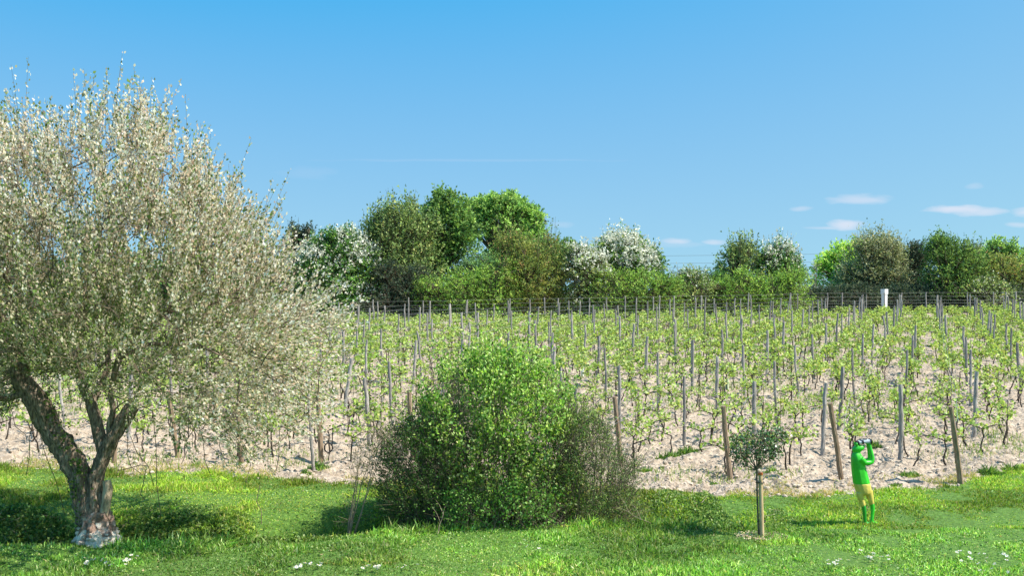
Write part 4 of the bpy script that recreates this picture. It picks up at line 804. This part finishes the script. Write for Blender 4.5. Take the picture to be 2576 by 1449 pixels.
# young tree and its stake
Xy, Yy = gpx(1910, 1352); by = A(Xy, Yy, float(ground_z(Xy, Yy))); ky = Yy / F0
def Yw(x, y, d=0.): return A((x - 1287.5) * ky, Yy + d, EYE + (HOR - y) * ky)
rt = empty('young_tree', by, 'newly planted young tree with small round dark crown tied to a stake', 'tree'); g = Geo(); q = np.random.default_rng(31)
tube_cap(g, np.array([Yw(1909, 1358), Yw(1906, 1300), Yw(1904, 1240), Yw(1903, 1180)]) - by, [.017, .015, .014, .016], 8, .08, 1)
pe = []
for ex, ey in [(1862, 1140), (1850, 1160), (1880, 1110), (1900, 1100), (1905, 1130), (1922, 1100), (1945, 1110), (1955, 1135), (1935, 1150), (1870, 1175), (1880, 1130), (1930, 1120)]:
    a = Yw(1903, 1182); e = Yw(ex, ey, q.normal(0, .14)); t = np.linspace(0, 1, 7)[:, None]; c = a * .5 + e * .5 + A(0, 0, -.03); Q = (1 - t) ** 2 * a + 2 * t * (1 - t) * c + t ** 2 * e; tube_cap(g, Q - by, np.linspace(.010, .004, 7), 6); pe.append(Q[3:])
pe = np.concatenate(pe); poly = [(1836, 1130), (1843, 1098), (1868, 1092), (1885, 1080), (1925, 1086), (1950, 1072), (1976, 1090), (1978, 1118), (1960, 1150), (1925, 1158), (1895, 1150), (1875, 1170), (1850, 1172), (1846, 1150)]
Pp, ff, dy = sample_poly(poly, (1905, 1125), 420, q, .36); kk = fbm(Pp[:, 0] / 14, Pp[:, 1] / 14 + dy * 3, 5, 2) > .36; Pp, dy = Pp[kk], dy[kk]; S = toW(Pp, Yy, dy); ni = np.array([int(np.argmin(((pe - s_) ** 2).sum(1))) for s_ in S]); V, F = many_tubes(pe[ni] - by, S - by, .003, .002); g.add(V, F); g.build('trunk', M_twig, rt, smooth=True)
C = np.repeat(S, 7, 0) + q.normal(0, .032, (len(S) * 7, 3)); n = len(C); sz = .028 + .022 * q.random(n); V, F = leaves(C - by, q.normal(size=(n, 3)), sz, sz * .7, q); g = Geo()
g.add(V, F, rep4(pick([(4, (.05, .11, .04)), (3, (.09, .18, .06)), (2.2, (.22, .33, .13)), (1, (.16, .07, .045))], n, q))); g.build('crown', leafmat('glossy_leaf', .2, .3, .5), rt)
Xs, Ys = gpx(1917, 1354); bs = A(Xs, Ys, float(ground_z(Xs, Ys))); rt = empty('tree_stake', bs, 'peeled round wooden stake beside the trunk of the young tree', 'stake')
g = Geo(); tp = Yw(1912, 1190) - bs; t = np.linspace(0, 1, 12)[:, None]; tube_cap(g, A(0, 0, -.1) + (tp - A(0, 0, -.1)) * t, .034, 14, .04, 2); g.build('pole', M_stake, rt, smooth=True)
for y_, m_ in [(1214, M_rub), (1312, M_rub)]:
    c = Yw(1911.5 + (y_ - 1214) * .03, y_) - bs; g = Geo(); a = np.linspace(0, 6.283, 20); tube_cap(g, np.stack([c[0] + np.cos(a) * .062, c[1] + np.sin(a) * .045, c[2] + .006 * np.sin(a * 2)], -1), .007, 6); tag(g.build('tie', m_, rt))
g = Geo(); c = Yw(1912, 1190) - bs; tube_cap(g, [c - A(0, 0, .035), c + A(0, 0, .005)], .037, 12); g.build('marker_tape', M_tape, rt)
g = Geo(); n = 420; a = q.random(n) * 6.28; rr = .34 * np.sqrt(q.random(n)); X = Xs + np.cos(a) * rr * 1.3; Y = Ys + np.sin(a) * rr * .8 ; C = np.stack([X, Y, ground_z(X, Y) + .03 + .02 * q.random(n)], -1)
V, F = leaves(C, q.normal(size=(n, 3)) * A(1, 1, .3), .035, .02, q); g.add(V, F, rep4(pick([(2, (.62, .48, .30)), (1, (.74, .62, .44))], n, q))); tag(g.build('wood_chips', M_petal), 'pale wood chips scattered round the foot of the young tree', 'wood chips', kind='stuff')

# ------------------------------------------------------------------ brambles, weeds, daisies, sticks
g = Geo(); q = np.random.default_rng(41); st = Geo()
def bramble(poly, n, hmax, pal, leaf=.052):
    P, f, _ = sample_poly(poly, tuple(np.mean(poly, 0)), n, q, 1.); X, Y = gpx(P[:, 0], P[:, 1]); h = hmax * (1 - f ** 4) * 2.2 * np.clip(fbm(X * 2.2, Y * 2.2, 71, 3) - .2, .03, 1); Z = ground_z(X, Y) + h * q.random(n) ** .5
    C = np.stack([X, Y, Z], -1); sz = leaf * (.6 + .8 * q.random(n)); V, F = leaves(C, q.normal(size=(n, 3)) + A(0, 0, .3), sz, sz * .75, q); g.add(V, F, rep4(pick(pal, n, q)))
    F = F[np.repeat(q.random(n) < 1, 1)]; k = q.random(n) < .03; S = C[k]; S0 = S - np.stack([q.normal(0, .12, k.sum()), q.normal(0, .1, k.sum()), .22 * q.random(k.sum())], -1); V, F = many_tubes(S0, S, .004, .003); st.add(V, F)
BD = [(4, (.06, .13, .03)), (3, (.10, .20, .045)), (2, (.26, .38, .10))]; BM = [(3, (.08, .16, .03)), (3, (.18, .29, .06)), (2, (.36, .46, .14))]
bramble([(-60, 1372), (-60, 1290), (40, 1278), (150, 1300), (215, 1320), (215, 1372)], 9000, .22, BD)
bramble([(290, 1372), (300, 1310), (420, 1290), (560, 1300), (700, 1315), (840, 1320), (900, 1340), (760, 1365), (600, 1372)], 16000, .16, BM)
bramble([(280, 1330), (300, 1280), (420, 1265), (560, 1280), (680, 1300), (560, 1320)], 5000, .12, BM, .03)
bramble([(930, 1335), (950, 1315), (1060, 1318), (1130, 1335), (1030, 1345)], 2200, .16, BD)
bramble([(1590, 1325), (1600, 1260), (1680, 1238), (1780, 1245), (1850, 1290), (1840, 1325)], 9000, .20, BM, .035)
bramble([(1920, 1325), (1900, 1290), (1960, 1275), (2010, 1300), (1990, 1325)], 1600, .12, BM, .03)
tag(g.build('bramble_cover', M_leaf), 'low brambles and leafy growth filling the ditch behind the lawn', 'brambles', kind='stuff'); tag(st.build('bramble_stems', M_twigp), 'thin stems among the ditch brambles', 'bramble stems', kind='stuff')
WC = [(800, 1185, .26, 'green thistle clump at the foot of the post with hose coil'), (770, 1196, .16, 'low green weed clump left of the thistle clump'), (600, 1178, .16, 'green weed clump under the drooping tree branches'),
      (490, 1170, .14, 'small weed clump on soil right of the forked trunk'), (1680, 1160, .3, 'green weed patch at the row front right of the bush'), (1730, 1150, .3, 'broad green weed patch between two leaning posts'),
      (1790, 1225, .16, 'small weed tuft left of the young tree on bare soil'), (1945, 1200, .22, 'weed tuft right of the young tree crown'), (2290, 1200, .24, 'large leafy weed right of the frog statue'),
      (2250, 1225, .14, 'small grassy tuft between statue and rightmost leaning post'), (2490, 1195, .28, 'green grass clump right of the rightmost leaning post'), (2545, 1185, .26, 'grass clump by the right edge of the vineyard'),
      (2200, 1130, .22, 'weeds behind the head of the frog statue'), (1620, 1190, .2, 'weed tuft at the right edge of the bush')]
for x, y, s_, lab in WC:
    X, Y = gpx(x, y); g = Geo(); n = int(900 * s_); a = q.random(n) * 6.28; rr = s_ * .9 * np.sqrt(q.random(n)); bx = X + np.cos(a) * rr; by_ = Y + np.sin(a) * rr * .7; z0 = float(ground_z(X, Y))
    H = (.25 + .75 * q.random(n)) * s_ * .9 * (1.15 - rr / s_ * .9) * (.5 + fbm(bx * 6, by_ * 6, 3)); bz = ground_z(bx, by_) - .01; blades(g, bx - X, by_ - Y, H, .016 + .012 * q.random(n), pick([(3, (.14, .26, .05)), (2, (.26, .40, .09)), (1, (.06, .13, .03))], n, q), q, .9, base=bz - z0)
    o = g.build('weed_clump', M_grass); o.location = (X, Y, z0); tag(o, lab, 'weed', 'weed clumps on the vineyard edge')
dm = Geo(); a = np.linspace(0, 6.283, 13)[:-1]
for k_, b in enumerate(a): c, s_ = math.cos(b), math.sin(b); dm.add([(0, 0, .09), (c * .010 - s_ * .004, s_ * .010 + c * .004, .094), (c * .022, s_ * .022, .092), (c * .010 + s_ * .004, s_ * .010 - c * .004, .094)], [(0, 1, 2, 3)], A(.88, .87, .85))
dm.add(IV * A(.006, .006, .004) + A(0, 0, .096), IF, A(.8, .6, .05)); V, F = tube([(0, 0, 0), (.004, 0, .05), (0, 0, .09)], .0015, 4); dm.add(V, F, A(.15, .3, .05)); o = dm.build('daisy', M_petal); DMe = o.data; bpy.data.objects.remove(o)
DN = ['in the pair of small patches below the tree foot', 'in the loose patch right below the tree foot', 'in the patch below the post with hose coil', 'in the patch at the bottom edge left of the bush', 'scattered alone in front of the bush', 'in the patch at the bottom below the statue', 'in the patch right below the frog statue', 'in the thin patch below the rightmost leaning post', 'in the patch at the bottom right corner', 'at the bottom edge under the left side of the bush']
DZ = [(200, 260, 1420, 1432, 8), (265, 345, 1410, 1437, 15), (740, 830, 1434, 1446, 12), (900, 965, 1440, 1449, 12), (1300, 1370, 1370, 1420, 4), (2080, 2140, 1425, 1448, 9), (2140, 2240, 1390, 1425, 17), (2400, 2450, 1400, 1420, 7), (2460, 2545, 1395, 1448, 14), (1000, 1100, 1425, 1447, 4)]
for gi, (x0, x1, y0, y1, n) in enumerate(DZ):
    for _ in range(n):
        X, Y = gpx(x0 + (x1 - x0) * q.random(), y0 + (y1 - y0) * q.random()); o = bpy.data.objects.new('daisy', DMe); COL.objects.link(o); o.location = (X, Y, float(ground_z(X, Y))); s_ = 1.1 + .5 * q.random(); o.scale = (s_, s_, s_ * .8); o.rotation_euler = (q.normal(0, .25) + .35, q.normal(0, .25), q.random() * 6)
        tag(o, 'tiny white daisy ' + DN[gi], 'daisy', 'daisies ' + DN[gi])
for x, y, dx, dz_, lab in [(240, 1362, -70, 55, 'dry pale stick leaning in the dark ditch left of the trunk'), (1660, 1330, -110, 50, 'dead branch lying at the right foot of the bush'), (1590, 1300, 60, 60, 'forked straw coloured dry twig standing right of the bush'), (1100, 1345, 18, 70, 'thin pale upright stick at the left foot of the bush')]:
    X, Y = gpx(x, y); z = float(ground_z(X, Y)); k = Y / F0; e = A(dx * k, .1, dz_ * k); g = Geo(); t = np.linspace(0, 1, 8)[:, None]; Q = e * t + q.normal(0, .008, (8, 3)); tube_cap(g, Q, np.linspace(.008, .003, 8), 5)
    for j in (3, 5): tube_cap(g, [Q[j], Q[j] + A(.06 * (-1) ** j, .02, .14), Q[j] + A(.13 * (-1) ** j, .0, .24)], [.004, .003, .002], 4)
    o = g.build('dry_stick', M_twigp); o.location = (X, Y, z); tag(o, lab, 'stick')

# ------------------------------------------------------------------ frog statue
Xf, Yf = gpx(2183, 1314); kf = .199 * Yf / F0; bf = A(Xf, Yf, float(ground_z(Xf, Yf)))
rt = empty('frog_statue', bf, 'green frog statue in yellow trousers standing and looking through binoculars', 'statue')
fx0 = ((Xf * F0 / Yf + 1287.5) - (2250 * .901)) / .199
def S3(zx, zy, y=0.): return A((zx - fx0) * kf, y, (1245 - zy) * kf)
def ell(g, c, ax, n=14, tint=None):
    u = np.linspace(0, math.pi, n); v = np.linspace(0, 2 * math.pi, n * 2, endpoint=False); m = n * 2
    V = np.stack([np.outer(np.sin(u), np.cos(v)), np.outer(np.sin(u), np.sin(v)), np.outer(np.cos(u), np.ones(m))], -1).reshape(-1, 3) @ np.array(ax) + c
    i = np.arange(n - 1)[:, None] * m; j = np.arange(m)[None]; j2 = (j + 1) % m; g.add(V, np.stack([i + j, i + m + j, i + m + j2, i + j2], -1).reshape(-1, 4))
def loft(g, secs, n=10):                            # secs: (centre, half width, half depth)
    a = np.linspace(0, 2 * math.pi, n, endpoint=False) + .3; V = np.concatenate([np.stack([c[0] + np.cos(a) * w, c[1] + np.sin(a) * d, np.full(n, c[2])], -1) for c, w, d in secs]); k = len(secs)
    i = np.arange(k - 1)[:, None] * n; j = np.arange(n)[None]; j2 = (j + 1) % n; g.add(V, np.stack([i + j, i + j2, i + n + j2, i + n + j], -1).reshape(-1, 4))
    g.add(V[:n], [list(range(n))[::-1]]); g.add(V[-n:], [list(range(n))])
def remesh(o, v=.011, facet=.0):
    m = o.modifiers.new('join', 'REMESH'); m.mode = 'VOXEL'; m.voxel_size = v; m.use_smooth_shade = True
    s_ = o.modifiers.new('soft', 'SMOOTH'); s_.factor = .6; s_.iterations = 3
g = Geo()
loft(g, [(S3(700, 745), .142, .118), (S3(690, 690), .139, .118), (S3(672, 600), .130, .115), (S3(658, 520), .120, .112), (S3(648, 450), .110, .11), (S3(640, 400), .096, .10), (S3(636, 370), .078, .085), (S3(638, 340), .055, .06), (S3(645, 310), .05, .05)], 9)
t_ = math.radians(20); ax = [[.108 * math.cos(t_), 0, .108 * math.sin(t_)], [0, .082, 0], [-.062 * math.sin(t_), 0, .062 * math.cos(t_)]]
ell(g, S3(658, 298), ax); ell(g, S3(700, 282, 0), [[.055, 0, .02], [0, .06, 0], [-.01, 0, .032]])
for yy in (-.045, .045): ell(g, S3(628, 240, yy), [[.026, 0, 0], [0, .026, 0], [0, 0, .03]], 10)
for yy, of in ((-.09, 0), (.10, 8)):
    P = [S3(672, 415, yy), S3(720, 470, yy * .95), S3(770, 470, yy * .85), S3(812, 462 - of, yy * .75), S3(822, 420, yy * .7), S3(812, 350, yy * .6), S3(800, 290, yy * .5), S3(790, 250, yy * .45)]
    tube_cap(g, P, [.05, .048, .045, .040, .036, .032, .028, .026], 12)
    h = S3(788, 236, yy * .45); ell(g, h, [[.03, 0, 0], [0, .02, 0], [0, 0, .034]], 10)
    for fi in range(4):
        a0 = h + A(-.028 + .016 * fi, -.012 * np.sign(-yy) * -1, .012); a1 = a0 + A(-.004, np.sign(yy) * .012, .034 - .004 * abs(fi - 1.5)); a2 = a1 + A(0, -np.sign(yy) * .018, .012); tube_cap(g, [a0, a1, a2], [.010, .009, .007], 7)
    tube_cap(g, [h + A(-.02, 0, -.01), h + A(-.045, -np.sign(yy) * .01, .005), h + A(-.052, -np.sign(yy) * .012, .025)], [.011, .010, .008], 7)
o = g.build('body', M_green, rt); remesh(o)
g = Geo(); loft(g, [(S3(735, 885), .075, .085), (S3(728, 860), .115, .108), (S3(722, 820), .136, .115), (S3(708, 760), .141, .119), (S3(702, 737), .138, .116)], 12)
tube_cap(g, [S3(672, 850, -.03), S3(680, 920, -.03), S3(705, 990, -.03), S3(718, 1022, -.03)], [.068, .052, .044, .040], 12)
tube_cap(g, [S3(795, 840, .03), S3(815, 920, .03), S3(832, 980, .03), S3(840, 1010, .03)], [.070, .058, .045, .040], 12)
o = g.build('trousers', M_yel, rt); remesh(o)
for pts in ([S3(718, 1015, -.03), S3(726, 1080, -.03), S3(732, 1150, -.03), S3(738, 1235, -.03)], [S3(840, 1003, .03), S3(848, 1070, .03), S3(842, 1140, .02), S3(828, 1235, .0)]):
    g = Geo(); tube_cap(g, pts, [.038, .036, .030, .026], 12); e = pts[-1]; ell(g, e + A(.03, .02, -.01), [[.07, .03, 0], [-.02, .035, 0], [0, 0, .022]], 10)
    for da in (-.35, 0, .35): tube_cap(g, [e + A(.05, .02, -.012), e + A(.05 + .07 * math.cos(da + .3), .02 + .07 * math.sin(da + .3), -.018)], [.015, .012], 8)
    o = g.build('lower_leg', M_green2 if pts[0][1] < 0 else M_green, rt); remesh(o, .009)  # near lower leg takes a darker green than the other
bi = Geo()
for yy in (-.036, .036): tube_cap(bi, [S3(655, 222, yy), S3(690, 219, yy)], [.022, .026], 16); tube_cap(bi, [S3(690, 219, yy), S3(720, 214, yy), S3(806, 204, yy)], [.026, .028, .034], 16)
boxgeo(bi, *(S3(700, 0)[0], S3(770, 0)[0]), -.04, .04, S3(0, 215)[2], S3(0, 186)[2]); bo = bi.build('binoculars', plain('pale_grey_paint', (.50, .54, .55)), rt)
for yy in (-.036, .036):
    for z0, z1, rr in ((694, 716, .0335), (798, 818, .040), (640, 660, .029)):
        g = Geo(); tube_cap(g, [S3(z0, 219 - (z0 - 690) * .12, yy), S3(z1, 219 - (z1 - 690) * .12, yy)], rr, 16); g.build('rubber_ring', M_blk, bo)
g = Geo(); boxgeo(g, S3(715, 0)[0], S3(762, 0)[0], -.02, .02, S3(0, 187)[2] + .002, S3(0, 176)[2]); g.build('focus_bridge', M_blk, bo)
# a small bird in flight over the hedge
g = Geo(); ell(g, A(0, 0, 0), [[.10, 0, 0], [0, .04, 0], [0, 0, .04]], 8); ell(g, A(.1, 0, .02), [[.035, 0, 0], [0, .03, 0], [0, 0, .03]], 8)
g.add([(-.05, .02, 0), (.05, .02, 0), (.02, .16, .10), (-.05, .22, .06)], [(0, 1, 2, 3)]); g.add([(-.05, -.02, 0), (.05, -.02, 0), (.02, -.16, .10), (-.05, -.22, .06)], [(3, 2, 1, 0)]); g.add([(-.09, .01, 0), (-.09, -.01, 0), (-.2, -.03, 0), (-.2, .03, 0)], [(0, 1, 2, 3)])
o = g.build('bird', M_blk); o.location = ((1371 - 1287.5) * 80 / F0, 80, EYE + (HOR - 556) * 80 / F0); tag(o, 'tiny dark bird flying in the sky right of the round tree', 'bird')
